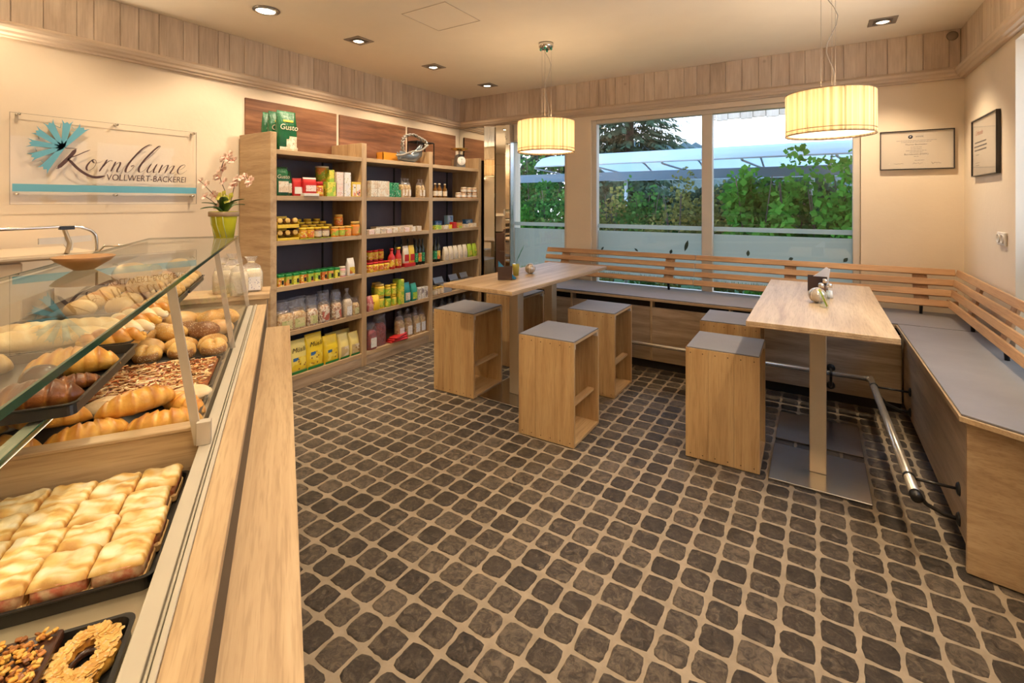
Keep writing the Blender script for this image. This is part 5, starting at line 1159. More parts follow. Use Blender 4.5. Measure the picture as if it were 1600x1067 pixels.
def pouch(key, w_, d, h, body, accent=None, foot=None, lean=0.0, gusset=True, seal=None):
    if key in PROTO: return PROTO[key]
    hw, hd = w_/2, d/2
    R_ = [selipse(hd*0.9, hw*0.93, 0.0, e=5), selipse(hd, hw*0.98, h*0.05, e=5), selipse(hd*1.02, hw, h*0.35, e=4, wob=0.04, seed=w_*99), selipse(hd*0.95, hw, h*0.62, e=4, wob=0.05, seed=h*99), selipse(hd*0.55, hw*0.97, h*0.83, e=4, wob=0.05), selipse(hd*0.12, hw*0.96, h*0.93, e=6), selipse(hd*0.08, hw*0.97, h, e=8)]
    parts = [('pouch_body', MB().loft(R_).mesh('pouch_body', body))]
    def sheet(z0, z1, y0, y1, mat_, nm, out=0.0015):
        m = MB(); n = 8; prof = [(0, hd*0.9), (0.05, hd), (0.35, hd*1.02), (0.62, hd*0.95), (0.83, hd*0.55), (0.93, hd*0.12), (1, hd*0.08)]
        def X(z):
            f = z/h
            for (a, b2), (c, d2) in zip(prof, prof[1:]):
                if a <= f <= c: return b2+(d2-b2)*(f-a)/(c-a)
            return 0
        vs = []
        for i in range(n+1):
            z = z0+(z1-z0)*i/n; vs += [(X(z)+out+0.001, y0*hw, z), (X(z)+out+0.0025, 0.5*(y0+y1)*hw, z), (X(z)+out+0.001, y1*hw, z)]
        m.add(vs, [(3*i+j, 3*i+j+1, 3*i+4+j, 3*i+3+j) for i in range(n) for j in (0, 1)], smooth=True); parts.append((nm, m.mesh(nm, mat_)))
    if accent: sheet(h*0.12, h*0.5, -0.75, 0.75, accent, 'printed_panel')
    if foot: sheet(h*0.01, h*0.09, -0.93, 0.93, foot, 'foot_band', 0.0005)
    if seal: sheet(h*0.9, h*0.995, -0.95, 0.95, seal, 'seal_band', 0.0005)
    PROTO[key] = parts; return parts
M_FILM = film('clear_wrap', (0.95, 0.96, 1.0, 1), 0.17, 0.14)
def cello(key, w_, d, h, content, label=None, fill=0.58, tied=False, seed=0, tape=None):
    if key in PROTO: return PROTO[key]
    hw, hd = w_/2, d/2; parts = []
    parts.append(('contents', MB().loft([selipse(hd*0.9, hw*0.92, 0, e=4), selipse(hd*0.97, hw*0.97, h*0.04, e=4), selipse(hd*0.97, hw*0.96, h*fill*0.8, e=3.5, wob=0.08, seed=seed), selipse(hd*0.6, hw*0.7, h*fill, e=3, wob=0.15, seed=seed)]).mesh('contents', content)))
    if tied: R_ = [selipse(hd, hw, 0.002, e=4, wob=.02), selipse(hd*1.03, hw*1.02, h*fill, e=3.5, wob=0.08, seed=seed), selipse(hd*0.6, hw*0.55, h*(fill+0.14), e=2.5, wob=0.2, seed=seed), selipse(hd*0.14, hw*0.14, h*(fill+0.24), e=2), selipse(hd*0.3, hw*0.4, h*0.93, e=2, wob=0.6, seed=seed), selipse(hd*0.3, hw*0.6, h, e=2, wob=0.9, seed=seed)]
    else: R_ = [selipse(hd, hw, 0.002, e=4, wob=.02), selipse(hd*1.03, hw*1.02, h*fill, e=3.5, wob=0.08, seed=seed), selipse(hd*0.7, hw*0.95, h*(fill+0.2), e=3, wob=0.22, seed=seed), selipse(hd*0.45, hw*0.9, h*(fill+0.32), e=3, wob=0.4, seed=seed+3), selipse(hd*0.25, hw*1.0, h, e=3, wob=0.5, seed=seed+5)]
    parts.append(('clear_film', MB().loft(R_, cap=False).mesh('clear_film', M_FILM)))
    if label:
        z0_, z1_ = h*fill*0.12, h*fill*0.62; parts.append(('label_sheet', MB().box(hd*1.04, hd*1.04+0.0008, -hw*0.62, hw*0.62, z0_, z1_).mesh('label_sheet', label)))
    PROTO[key] = parts; return parts
def bottle(key, r, h, glass, cap, label, neck=0.3):
    if key in PROTO: return PROTO[key]
    parts = [('bottle_body', MB().lathe([(0.001, 0), (r*0.95, 0), (r, 0.004), (r, h*0.55), (r*0.8, h*0.64), (r*neck, h*0.76), (r*neck, h*0.93), (0.001, h*0.93)], 18).mesh('bottle_body', glass)),
             ('cap', MB().lathe([(0.001, h*0.90), (r*neck*1.2, h*0.90), (r*neck*1.2, h), (0.001, h)], 14).mesh('cap', cap)), ('label_band', MB().lathe([(r*1.015, h*0.12), (r*1.015, h*0.46)], 18, cap=False).mesh('label_band', label))]
    PROTO[key] = parts; return parts
BAYS = [(2.19, 3.011), (3.067, 3.915), (3.972, 4.81)]
def put(name, parts, x, y, z, label, cat, group, rz=0.0, ry=0.0, s=1.0, lay=None):
    hw = max(max(abs(v.co.y) for v in me.vertices) for nm, me in parts)*s*1.06+0.003
    if z < 1.9:
        lo, hi = min(BAYS, key=lambda q: abs(y-(q[0]+q[1])/2)); y = min(max(y, lo+hw), hi-hw)
    if len(parts) == 1:
        o = objm(name, parts[0][1], None, (x, y, z), (0, ry, rz)); o.scale = (s, s, s); tag(o, label, cat, group); return o
    t = thing(name, label, cat, (x, y, z), rz, group); t.rotation_euler = (lay or 0, ry, rz); t.scale = (s, s, s)
    for nm, me in parts: objm(nm, me, t)
    return t
USED = {}
def row(name, parts, what, cat, bay, lev, z, y0, y1, n, x=FX, where='front row', group=None, jitter=0.06, step=None, ry=0.0, lay=None, alt=None):
    """a row of one product; ordinals run from the left as seen from the room"""
    out = []; g = group or ('%s, %s bay %s' % (what, BN[bay], SN[lev]))
    for i in range(n):
        y = (y0+y1)/2 if n == 1 else y0+(y1-y0)*i/(n-1)
        lab = ('%s, %s, %s bay' % (what, ordn(i, n), BN[bay])) if n > 1 else ('%s, %s, %s bay, %s' % (what, where, BN[bay], SN[lev]))
        pp = alt[i % len(alt)] if alt else parts
        out.append(put(name, pp, x, y, z, lab, cat, g, rz=r.uniform(-jitter, jitter), ry=ry, lay=lay))
    return out
c3 = lambda a, b2, c: (a/255*0.0+a, b2, c)
MG = {k: plain('pack_'+k, v, 0.35, var=0.08) for k, v in dict(red=(0.50, 0.02, 0.02), yellow=(0.75, 0.52, 0.04), green=(0.015, 0.22, 0.05), dgreen=(0.01, 0.11, 0.035), white=(0.78, 0.74, 0.68), cream=(0.72, 0.62, 0.46), brown=(0.16, 0.07, 0.03), dark=(0.02, 0.018, 0.016), gold=(0.62, 0.40, 0.10), blue=(0.05, 0.16, 0.36), lblue=(0.30, 0.48, 0.62), teal=(0.02, 0.26, 0.27), pink=(0.70, 0.30, 0.34), orange=(0.72, 0.24, 0.02), lime=(0.40, 0.55, 0.05), kraft=(0.50, 0.36, 0.22), grey=(0.35, 0.36, 0.38)).items()}
INK = (0.03, 0.025, 0.03, 1); WH = (0.85, 0.82, 0.76, 1)
P = {'gw': printed('print_green_white', (0.015, 0.20, 0.07), (0.02, 0.26, 0.09), (0.75, 0.72, 0.62, 1), 55), 'yr': printed('print_yellow_red', (0.75, 0.52, 0.05), (0.62, 0.16, 0.03), WH, 60), 'cream': printed('print_cream', (0.78, 0.72, 0.60), (0.72, 0.58, 0.42), (0.30, 0.20, 0.12, 1), 70),
     'og': printed('print_orange_green', (0.70, 0.30, 0.08), (0.35, 0.48, 0.05), (0.80, 0.66, 0.10, 1), 45), 'pinkw': printed('print_pink_white', (0.80, 0.62, 0.56), (0.78, 0.70, 0.64), (0.62, 0.20, 0.14, 1), 60), 'yb': printed('print_yellow_brown', (0.78, 0.55, 0.03), (0.85, 0.68, 0.12), (0.28, 0.13, 0.03, 1), 30, 0.35, 0.55),
     'lg': printed('print_lime', (0.35, 0.55, 0.06), (0.72, 0.66, 0.08), (0.10, 0.22, 0.03, 1), 50), 'blue': printed('print_blue', (0.10, 0.22, 0.45), (0.40, 0.52, 0.66), WH, 50), 'nuts': printed('print_nuts', (0.55, 0.42, 0.20), (0.72, 0.62, 0.42), (0.30, 0.14, 0.04, 1), 26),
     'kr': printed('print_kraft', (0.62, 0.50, 0.36), (0.70, 0.60, 0.46), (0.12, 0.16, 0.34, 1), 70)}
def lettering(t, s, size, x, y, z, mat_, shear=0.15):
    k = (s, size, mat_.name, shear)
    if k not in TXT: TXT[k] = text_mesh(s, size, mat_, 0.0004, shear)
    return objm('lettering', TXT[k], t, (x, y, z), RX)

# ---- top of the unit
gb = pouch('gusto', 0.165, 0.075, 0.315, plain('coffee_green', (0.006, 0.095, 0.032), 0.2, var=0.3, bump=0.6), None, P['cream'])
ls = MB(); ls.box(0.0378, 0.0386, -0.02, 0.068, 0.02, 0.115); gpan = ls.mesh('printed_panel', P['cream'])
yb_ = MB(); yb_.box(0, 0.0008, -0.042, 0.042, -0.008, 0.008); ybm = yb_.mesh('yellow_tag', MG['yellow'])
for i, (x, yy) in enumerate(((-3.585, 2.315), (-3.675, 2.305), (-3.765, 2.305))):
    t = put('coffee_bag', gb, x, yy, Z0, ['green coffee bag with cream lettering, front one atop the unit', 'green coffee bag half hidden, second one atop the unit', 'green coffee bag nearest the wall atop the unit'][i], 'bag', 'green coffee bags on top of the unit', rz=(0.0, -0.05, 0.08)[i])
    lettering(t, 'Gusto', 0.062, 0.0395, 0.0, 0.165, MG['cream']); objm('printed_panel', gpan, t); objm('yellow_tag', ybm, t, (0.030, 0, 0.235), (0, -0.25, 0))
# bay 1
for i, (px, w_) in enumerate(((438, 0.11), (452, 0.10))):
    t = put('coffee_bag', pouch('gusto2_%d' % i, w_, 0.07, (0.225, 0.20)[i], MG['dgreen'] if i else plain('coffee_green', (0.006, 0.095, 0.032), 0.2, var=0.3, bump=0.6), P['cream']), FX-0.01-0.05*i, yof(px), Z1, ['green coffee bag with lettering at left end of highest shelf', 'dark green pointed coffee bag beside the lettered one, highest shelf'][i], 'bag', 'coffee bags on the highest shelf')
    if i == 0: lettering(t, 'Gusto', 0.042, 0.034, 0.0, 0.135, MG['cream'])
row('snack_bag', pouch('redbag', 0.085, 0.05, 0.145, MG['red'], MG['white']), 'dark red snack bag', 'bag', 0, 1, Z1, yof(467), yof(467), 1, FX-0.03, 'left of red and white one')
put('carton_tray', carton('wtray', 0.14, 0.09, 0.022, MG['white']), FX, yof(482), Z1, 'low white carton tray under the red and white snack bag', 'carton', 'carton trays')
row('snack_bag', pouch('rwbag', 0.125, 0.05, 0.13, MG['red'], P['pinkw'], seal=MG['white']), 'red and white crimped snack bag', 'bag', 0, 1, Z1+0.0225, yof(483), yof(483), 1, FX, 'on white tray')
oj = jar('orangejar', 0.036, 0.12, MG['orange'], MG['red'], P['yr'], 0.035)
row('lidded_tin', oj, 'orange tin with red lid', 'tin', 0, 1, Z1, yof(498), yof(498), 1, FX, 'beside green box')
put('tall_tin', [('tin_body', MB().lathe([(0.001, 0), (0.055, 0), (0.055, 0.115), (0.001, 0.115)], 24).mesh('tin_body', P['og'])), ('lid', MB().lathe([(0.001, 0.115), (0.056, 0.115), (0.056, 0.128), (0.001, 0.128)], 24).mesh('lid', MG['cream']))], FX-0.10, yof(503, FX-0.1), Z1+0.131, 'wide orange and green tin stacked at the back, highest shelf', 'tin', 'tins on the highest shelf')
put('tall_tin', [('tin_body', MB().lathe([(0.001, 0), (0.055, 0), (0.055, 0.13), (0.001, 0.13)], 24).mesh('tin_body', P['og']))], FX-0.10, yof(503, FX-0.1), Z1, 'lower orange and green tin hidden behind the red lidded one', 'tin', 'tins on the highest shelf')
row('tea_box', carton('gy', 0.085, 0.06, 0.12, P['lg']), 'bright green and yellow box', 'box', 0, 1, Z1, yof(515), yof(515), 1, FX, 'front')
cw = carton('pw', 0.068, 0.06, 0.105, P['pinkw']); cl_ = carton('lw', 0.068, 0.06, 0.105, printed('print_white_blue', (0.80, 0.78, 0.74), (0.72, 0.72, 0.74), (0.45, 0.42, 0.12, 1), 60)); cgg = carton('gw', 0.05, 0.06, 0.105, P['lg'])
for zz, wh in ((0, 'lower'), (0.1055, 'upper')):
    for i, (px, pr, cc) in enumerate(((528, cw, 'pink and white'), (540, cl_, 'pale grey and white'))): put('tea_box', pr, FX, yof(px), Z1+zz, '%s tea box, %s of its stack, highest shelf of left bay' % (cc, wh), 'box', 'stacked tea boxes')
put('tea_box', cgg, FX-0.02, yof(517.5), Z1+0.1215, 'green tea box on top of the bright green and yellow one', 'box', 'stacked tea boxes')
row('juice_box', carton('yw', 0.06, 0.06, 0.13, MG['yellow'], printed('print_juice', (0.82, 0.76, 0.64), (0.70, 0.30, 0.2), INK, 30), (0.12, 0.88, 0.05, 0.85)), 'yellow framed small carton', 'carton', 0, 1, Z1, yof(550.5), yof(560), 2)
# honey shelf
hj = jar('honey', 0.033, 0.088, plain('honey', (0.50, 0.24, 0.03), 0.15, var=0.2), MG['yellow'], P['yr']); hj2 = jar('spread', 0.033, 0.088, MG['brown'], MG['yellow'], P['kr']); aj = jar('apricot', 0.033, 0.088, MG['orange'], MG['gold'], P['og'])
ys = [yof(p_) for p_ in (473, 484.5, 496, 508)]
for i, y in enumerate(ys): put('spread_jar', (hj, hj, hj2, hj2)[i], FX, y, Z2+0.003, '%s yellow lidded spread jar on the lime tray, front row' % ('leftmost', 'second', 'third', 'rightmost')[i], 'jar', 'yellow lidded spread jars')
put('carton_tray', carton('ltray', 0.30, 0.075, 0.0025, MG['lime']), FX, (ys[0]+ys[3])/2, Z2, 'flat lime green tray under four spread jars', 'tray', 'lime tray')
row('jam_jar', aj, 'apricot jam jar with gold lid', 'jar', 0, 2, Z2, yof(523), yof(543), 3)
for j in range(3):
    row('spread_jar', (hj, hj2, hj)[j], 'yellow lidded jar in the %s row back' % ORD[j+1], 'jar', 0, 2, Z2+0.022*(j+1), yof(470-5*j, FX-0.075*(j+1))+0.03, yof(508-9*j, FX-0.075*(j+1))+0.03, 4-(j > 1), FX-0.075*(j+1), 'raised row', jitter=0)
    put('carton_tray', carton('step%d' % j, 0.36, 0.070, 0.021*(j+1), MG['dark']), FX-0.075*(j+1), (yof(470-5*j, FX-0.075*(j+1))+yof(508-9*j, FX-0.075*(j+1)))/2+0.03, Z2, 'dark riser step under the %s row of jars' % ORD[j+1], 'riser', 'risers behind the honey jars')
put('spread_jar', jar('hj3', 0.038, 0.10, MG['orange'], MG['gold'], P['yr']), FX-0.075, yof(529, FX-0.075), Z2+0.09, 'single orange jar raised behind the apricot jars', 'jar', 'raised orange jar')
put('spread_jar', jar('hj4', 0.038, 0.09, MG['brown'], MG['gold']), FX-0.075, yof(529, FX-0.075), Z2, 'dark jar carrying the raised orange jar', 'jar', 'raised orange jar')
row('spread_jar', hj2, 'dark jar behind the apricot jars', 'jar', 0, 2, Z2, yof(536, FX-.08)+0.03, yof(548, FX-.08)+0.03, 2, FX-0.08, 'back row')
put('spread_jar', jar('bigj', 0.042, 0.125, MG['orange'], MG['gold'], P['og']), FX, yof(557), Z2, 'taller orange jar at right end of the second shelf', 'jar', 'tall orange jar')
# sausage jars in yellow display trays
sj = jar('sausage', 0.022, 0.13, MG['brown'], MG['gold'], P['kr'], 0.012)
def ytray(label, z, tilt):
    t = thing('display_tray', label, 'tray', (FX-0.06, (yof(430)+yof(464))/2, z), 0, 'yellow display trays'); m = MB(); w_ = (yof(464)-yof(430))/2
    m.cbox(-0.08, 0.09, -w_, w_, 0, 0.004, 0.001); m.cbox(0.086, 0.09, -w_, w_, 0, 0.03 if tilt else 0.02, 0.001); m.cbox(-0.08, -0.076, -w_, w_, 0, 0.09, 0.001)
    for s_ in (-1, 1): m.cbox(-0.08, 0.09, min(s_*w_, s_*(w_-0.003)), max(s_*w_, s_*(w_-0.003)), 0, 0.05, 0.001)
    m.build('tray_body', MG['yellow'], t); return w_
for zz, wh, nm in ((Z2, 'lower', 0), (Z2+0.095, 'upper', 1)):
    w_ = ytray('%s yellow display tray of lying tubes, left end of second shelf' % wh, zz, nm)
    for i in range(3):
        y = (yof(430)+yof(464))/2+(-w_+0.028)+(2*w_-0.056)*i/2
        put('sausage_tube', sj, FX-0.105, y, zz+0.038, '%s round tube lying in the %s yellow tray, front layer' % (('leftmost', 'middle', 'rightmost')[i], wh), 'jar', 'tubes in yellow trays', ry=pi/2-0.18)
# green lidded boxes, 9 x 2
gbx = [carton('spice%d' % k, 0.047, 0.045, 0.085, (P['yr'], P['lg'], P['og'])[k]) + [('green_lid', MB().cbox(-0.0235, 0.0235, -0.0245, 0.0245, 0.068, 0.088, 0.002).mesh('green_lid', MG['green'])), ('dark_panel', MB().box(0.0226, 0.0234, 0.002, 0.020, 0.012, 0.045).mesh('dark_panel', MG['dark']))] for k in range(3)]
for j in range(2):
    for i in range(9): put('spice_box', gbx[(i*2+j) % 3], FX-0.06*j, yof(437)+(yof(525)-yof(437))*i/8, Z3, 'green lidded square spice jar, %s in the %s row' % (ordn(i, 9), ('front', 'back')[j]), 'jar', 'green lidded spice jars')
row('snack_jar', jar('sjw', 0.03, 0.09, MG['pink'], MG['cream'], P['cream']), 'patterned jar with pale lid', 'jar', 0, 3, Z3, yof(534.5), yof(534.5), 1, FX, 'right of green lids')
row('flour_bag', pouch('wbag', 0.075, 0.055, 0.155, MG['white'], P['yr']), 'white paper bag with yellow print', 'bag', 0, 3, Z3, yof(547), yof(547), 1, FX, 'right end')
# cello bags
NUT = grainy('cereal_golden', [(0, (0.50, 0.25, 0.07)), (0.5, (0.66, 0.42, 0.16)), (1, (0.76, 0.58, 0.30))], 90); NUT2 = grainy('cereal_mixed', [(0, (0.22, 0.07, 0.03)), (0.4, (0.60, 0.36, 0.16)), (0.8, (0.78, 0.66, 0.46))], 80); OAT = grainy('oat_flakes', [(0, (0.55, 0.40, 0.22)), (1, (0.80, 0.68, 0.48))], 150); PAS = grainy('pasta', [(0, (0.45, 0.24, 0.08)), (0.6, (0.62, 0.40, 0.15)), (1, (0.72, 0.52, 0.22))], 60)
LABG = printed('label_green', (0.50, 0.50, 0.22), (0.62, 0.56, 0.30), (0.14, 0.20, 0.05, 1), 60); LABR = printed('label_red', (0.70, 0.62, 0.50), (0.45, 0.12, 0.08), (0.2, 0.1, 0.05, 1), 60); LABW = printed('label_white', (0.80, 0.78, 0.74), (0.76, 0.76, 0.76), (0.08, 0.08, 0.14, 1), 85)
for j in range(2):
    for i, (px, w_, cn, lb, hh) in enumerate(((441, 0.155, NUT, LABG, 0.23), (465.5, 0.15, NUT, LABG, 0.235), (487.5, 0.115, NUT2, LABG, 0.225), (506, 0.115, NUT2, LABR, 0.245), (525.5, 0.105, NUT2, LABR, 0.235))):
        put('cereal_bag', cello('cer%d' % i, w_*0.92, 0.075, hh, cn, lb, 0.60, seed=i), FX-0.01-0.10*j, yof(px, FX-0.1*j), Z4, 'clear bag of %s, %s in %s row of fourth shelf' % (('golden flakes', 'golden flakes', 'mixed muesli', 'mixed muesli', 'mixed muesli')[i], ORD[i], ('front', 'back')[j]), 'bag', 'clear cereal bags in the left bay')
put('oat_bag', cello('oats', 0.085, 0.07, 0.25, OAT, LABW, 0.62, True, 3), FX, yof(542), Z4, 'tied clear bag of oat flakes with a white label', 'bag', 'tied oat bag')
put('pasta_bag', cello('pas0', 0.075, 0.06, 0.155, PAS, LABG, 0.7, False, 3), FX, yof(556.5), Z4, 'small yellow green bag at right end of fourth shelf', 'bag', 'small yellow bag')
# muesli bags
yel = plain('muesli_yellow', (0.80, 0.58, 0.03), 0.35, var=0.06); pale_y = plain('muesli_pale', (0.74, 0.62, 0.22), 0.35, var=0.08)
for i, (px, w_, h_, bd, ac) in enumerate(((464, 0.165, 0.265, plain('muesli_cream', (0.74, 0.62, 0.18), 0.35), P['yb']), (491, 0.16, 0.285, yel, P['yb']), (516.5, 0.145, 0.235, yel, P['yb']), (536.5, 0.105, 0.215, pale_y, P['nuts']), (553.5, 0.105, 0.205, pale_y, P['nuts']))):
    t = put('muesli_bag', pouch('mu%d' % i, w_, 0.085, h_, bd, ac, MG['green']), FX-0.02, yof(px), Z5, '%s on the lowest shelf, left bay' % ['tall cream yellow muesli bag, half hidden by the counter', 'tall bright yellow muesli bag with dark lettering', 'medium bright yellow bag with blue panel', 'smaller pale yellow bag, left of two alike', 'smaller pale yellow bag, right of two alike'][i], 'bag', 'yellow muesli bags')
    if i < 2: lettering(t, 'Müsli', 0.055, 0.0425, 0.0, h_*0.66, MG['dark'], 0.2).rotation_euler = (pi/2-0.0, 0, pi/2)
    m = MB(); m.box(0.0455, 0.0463, -w_*0.30, -w_*0.02, h_*0.40, h_*0.50) if i < 3 else m.box(0.0455, 0.0463, -0.01, 0.01, h_*.4, h_*.44); objm('blue_panel', m.mesh('blue_panel', MG['blue']), t)
for i, px in enumerate((515, 530, 545)): put('muesli_bag', pouch('mu3', 0.105, 0.085, 0.215, pale_y, P['nuts'], MG['green']), FX-0.13, yof(px, FX-0.13), Z5, '%s pale yellow bag of the back row, lowest shelf' % ('leftmost', 'middle', 'rightmost')[i], 'bag', 'pale yellow bags in the back row')
# ---- bay 2
for j, px in enumerate((581, 591, 600)):
    for k in range(2): put('rice_cake_pack', carton('rice%d' % k, 0.075, 0.07, 0.075, P['cream']), FX, yof(px), Z1+0.0755*k, 'white printed rice cake pack, %s column, %s of its stack' % (('left', 'middle', 'right')[j], ('lower', 'upper')[k]), 'box', 'white rice cake packs')
for k in range(2):
    for j, px in enumerate((609, 619)): put('herb_box', carton('herb', 0.075, 0.06, 0.07, P['gw']), FX-0.03*k, yof(px), Z1+0.0705*k, 'green and white box, %s one, %s layer, middle bay' % (('left', 'right')[j], ('lower', 'upper')[k]), 'box', 'green and white boxes')
for j, px in enumerate((628, 633, 638, 655, 660)):
    put('cracker_bag', cello('crk%d' % (j % 2), 0.05, 0.06, 0.19, PAS, P['cream'], 0.66, True, j), FX-0.01, yof(px), Z1, 'slim clear cracker bag, %s of five on highest shelf' % ordn(j, 5), 'bag', 'slim cracker bags', rz=0.15)
for j in range(9):
    px = 578+j*9.3; put('small_box', carton('sb%d' % (j % 3), 0.062, 0.055, (0.042, 0.048, 0.05)[j % 3], (P['pinkw'], P['cream'], P['kr'])[j % 3]), FX, yof(px), Z2, 'small low patterned box, %s of nine on second shelf' % ordn(j, 9), 'box', 'small low boxes in the middle bay')
put('flat_box', carton('flatb', 0.50, 0.08, 0.062, MG['cream']), FX-0.08, (yof(592)+yof(650))/2, Z2, 'long cream box lying behind the small low boxes', 'box', 'long cream box')
rj = jar('redlid', 0.034, 0.088, MG['yellow'], MG['red'], P['yr'])
for j in range(4): put('sauce_jar', rj, FX, yof(577+j*8.6), Z3, 'red lidded yellow sauce jar, %s in the front row' % ordn(j, 4), 'jar', 'red lidded sauce jars')
for j in range(3): put('sauce_jar', rj, FX-0.08, yof(577+j*8.6, FX-0.08), Z3+0.105, 'red lidded jar on the raised back row, %s' % ('left', 'middle', 'right')[j], 'jar', 'red lidded sauce jars'); put('sauce_jar', jar('redlid2', 0.034, 0.103, MG['yellow'], MG['red'], P['yr']), FX-0.08, yof(577+j*8.6, FX-0.08), Z3, 'red lidded jar beneath the raised back row, %s' % ('left', 'middle', 'right')[j], 'jar', 'red lidded sauce jars')
put('ketchup_bottle', bottle('ket', 0.037, 0.20, MG['red'], MG['red'], P['yr'], 0.42), FX, yof(611.5), Z3, 'red ketchup bottle beside the red lidded jars', 'bottle', 'squeeze bottles')
put('ketchup_bottle', bottle('mus', 0.034, 0.205, MG['red'], MG['yellow'], P['yr'], 0.6), FX, yof(622), Z3, 'red squeeze bottle with yellow cap', 'bottle', 'squeeze bottles')
put('carton_tray', carton('rtray', 0.15, 0.075, 0.035, MG['red']), FX, yof(637), Z3, 'low red carton tray under two snack packs', 'carton', 'red tray')
for j, px in enumerate((633, 642)): put('snack_pack', pouch('spk%d' % j, 0.078, 0.045, 0.175, (MG['cream'], MG['yellow'])[j], MG['red']), FX, yof(px), Z3+0.036, '%s snack pack standing in the low red tray' % ('left cream', 'right yellow')[j], 'bag', 'snack packs in the red tray')
DK = plain('dark_bottle', (0.010, 0.014, 0.010), 0.12)
for j, px in enumerate((649.5, 655, 660)): put('oil_bottle', bottle('oil%d' % (j % 2), 0.026, 0.27, DK, MG['dark'], (P['gw'], P['yr'], P['cream'])[j]), FX, yof(px)+0.0, Z3, 'dark oil bottle, %s of three in the middle bay' % ('left', 'middle', 'right')[j], 'bottle', 'dark oil bottles middle bay')
for j in range(4): put('oil_bottle', bottle('oil0', 0.026, 0.27, DK, MG['dark'], P['gw']), FX-0.12, yof(617+10*j, FX-0.12), Z3, 'dark oil bottle in the shadow at the back, %s of four' % ordn(j, 4), 'bottle', 'dark oil bottles at the back')
put('bean_bag', pouch('bean1', 0.075, 0.06, 0.14, printed('print_beans', (0.45, 0.12, 0.12), (0.60, 0.34, 0.30), (0.25, 0.05, 0.05, 1), 60)), FX, yof(577), Z4, 'reddish bag of beans at left end of fourth shelf', 'bag', 'bean bags')
put('bean_bag', pouch('bean2', 0.085, 0.06, 0.14, P['yb']), FX+0.005, yof(585.5), Z4, 'yellow bag of chickpeas beside the reddish bean bag', 'bag', 'bean bags')
yj = jar('yjar', 0.048, 0.115, MG['yellow'], MG['gold'], P['lg'], 0.018)
for k in range(2): put('pickle_jar', yj, FX-0.02, yof(595), Z4+0.1155*k, 'wide yellow pickle jar with gold lid, %s one' % ('lower', 'upper')[k], 'jar', 'wide pickle jars')
for k in range(2): put('pickle_jar', yj, FX-0.11, yof(588, FX-0.11), Z4+0.1155*k, 'wide pickle jar in the back, %s one' % ('lower', 'upper')[k], 'jar', 'wide pickle jars')
for k in range(2): put('mustard_jar', jar('mj%d' % k, 0.031, 0.105, (MG['lime'], MG['yellow'])[k], (MG['dgreen'], MG['yellow'])[k], P['lg']), FX, yof(605.5), Z4+0.1055*k, '%s jar stacked right of the wide pickle jars' % ('green lower', 'yellow upper')[k], 'jar', 'mustard jars')
for k in range(2): put('mustard_jar', jar('mj1', 0.031, 0.105, MG['yellow'], MG['yellow'], P['lg']), FX, yof(614.5), Z4+0.1055*k, '%s yellow mustard jar left of the green striped boxes' % ('lower', 'upper')[k], 'jar', 'mustard jars')
for k in range(2): put('stock_box', carton('stock', 0.062, 0.10, 0.122, P['lg']), FX-0.01, yof(623.5), Z4+0.1225*k, '%s lime green carton beside the blue pouch' % ('lower', 'upper')[k], 'carton', 'lime green cartons')
put('rice_pouch', pouch('bluep', 0.09, 0.06, 0.20, MG['teal'], P['cream']), FX, yof(634), Z4, 'petrol blue pouch with pale panel', 'bag', 'blue pouches'); put('rice_pouch', pouch('tealp', 0.08, 0.06, 0.18, plain('sea_green', (0.03, 0.32, 0.24), 0.35), P['lg']), FX, yof(645), Z4, 'sea green pouch right of the petrol blue one', 'bag', 'blue pouches')
for j, px in enumerate((653, 658.5, 664)): put('white_box', carton('wb', 0.045, 0.05, 0.12, MG['white'], printed('print_blackwhite', (0.75, 0.72, 0.68), (0.25, 0.2, 0.2), INK, 70), (0.1, 0.9, 0.1, 0.9)), FX, yof(px), Z4, 'narrow white box, %s of three' % ('left', 'middle', 'right')[j], 'box', 'narrow white boxes')
for i, (px, w_, h_) in enumerate(((580, 0.11, 0.22), (597, 0.13, 0.26))): put('lentil_bag', cello('len%d' % i, w_, 0.09, h_, grainy('red_lentils', [(0, (0.14, 0.015, 0.015)), (1, (0.36, 0.035, 0.03))], 90), (LABW, None)[i], 0.8, seed=i), FX-0.01-0.03*i, yof(px), Z5, '%s dark red bag on the lowest shelf, middle bay' % ('smaller labelled', 'larger')[i], 'bag', 'dark red bags')
for i in range(3): put('red_stick_pack', [('pack', MB().cbox(-0.045, 0.045, -0.11, 0.11, 0, 0.018, 0.006).mesh('pack', MG['red']))], FX+0.0, yof(620)+0.01*i, Z5+0.019*i, 'bright red flat pack lying down, %s of the pile' % ('lowest', 'middle', 'topmost')[i], 'pack', 'red flat packs', rz=0.2*i-0.1)
for j in range(2):
    for i, px in enumerate((624, 636.5, 649, 660)): put('pasta_bag', cello('pasta%d' % (i % 2), 0.10, 0.08, 0.275, PAS, LABW, 0.66, True, i), FX-0.03-0.11*j, yof(px, FX-0.03-0.11*j), Z5, 'tied clear pasta bag, %s in %s row, middle bay' % (ordn(i, 4), ('front', 'back')[j]), 'bag', 'pasta bags middle bay')
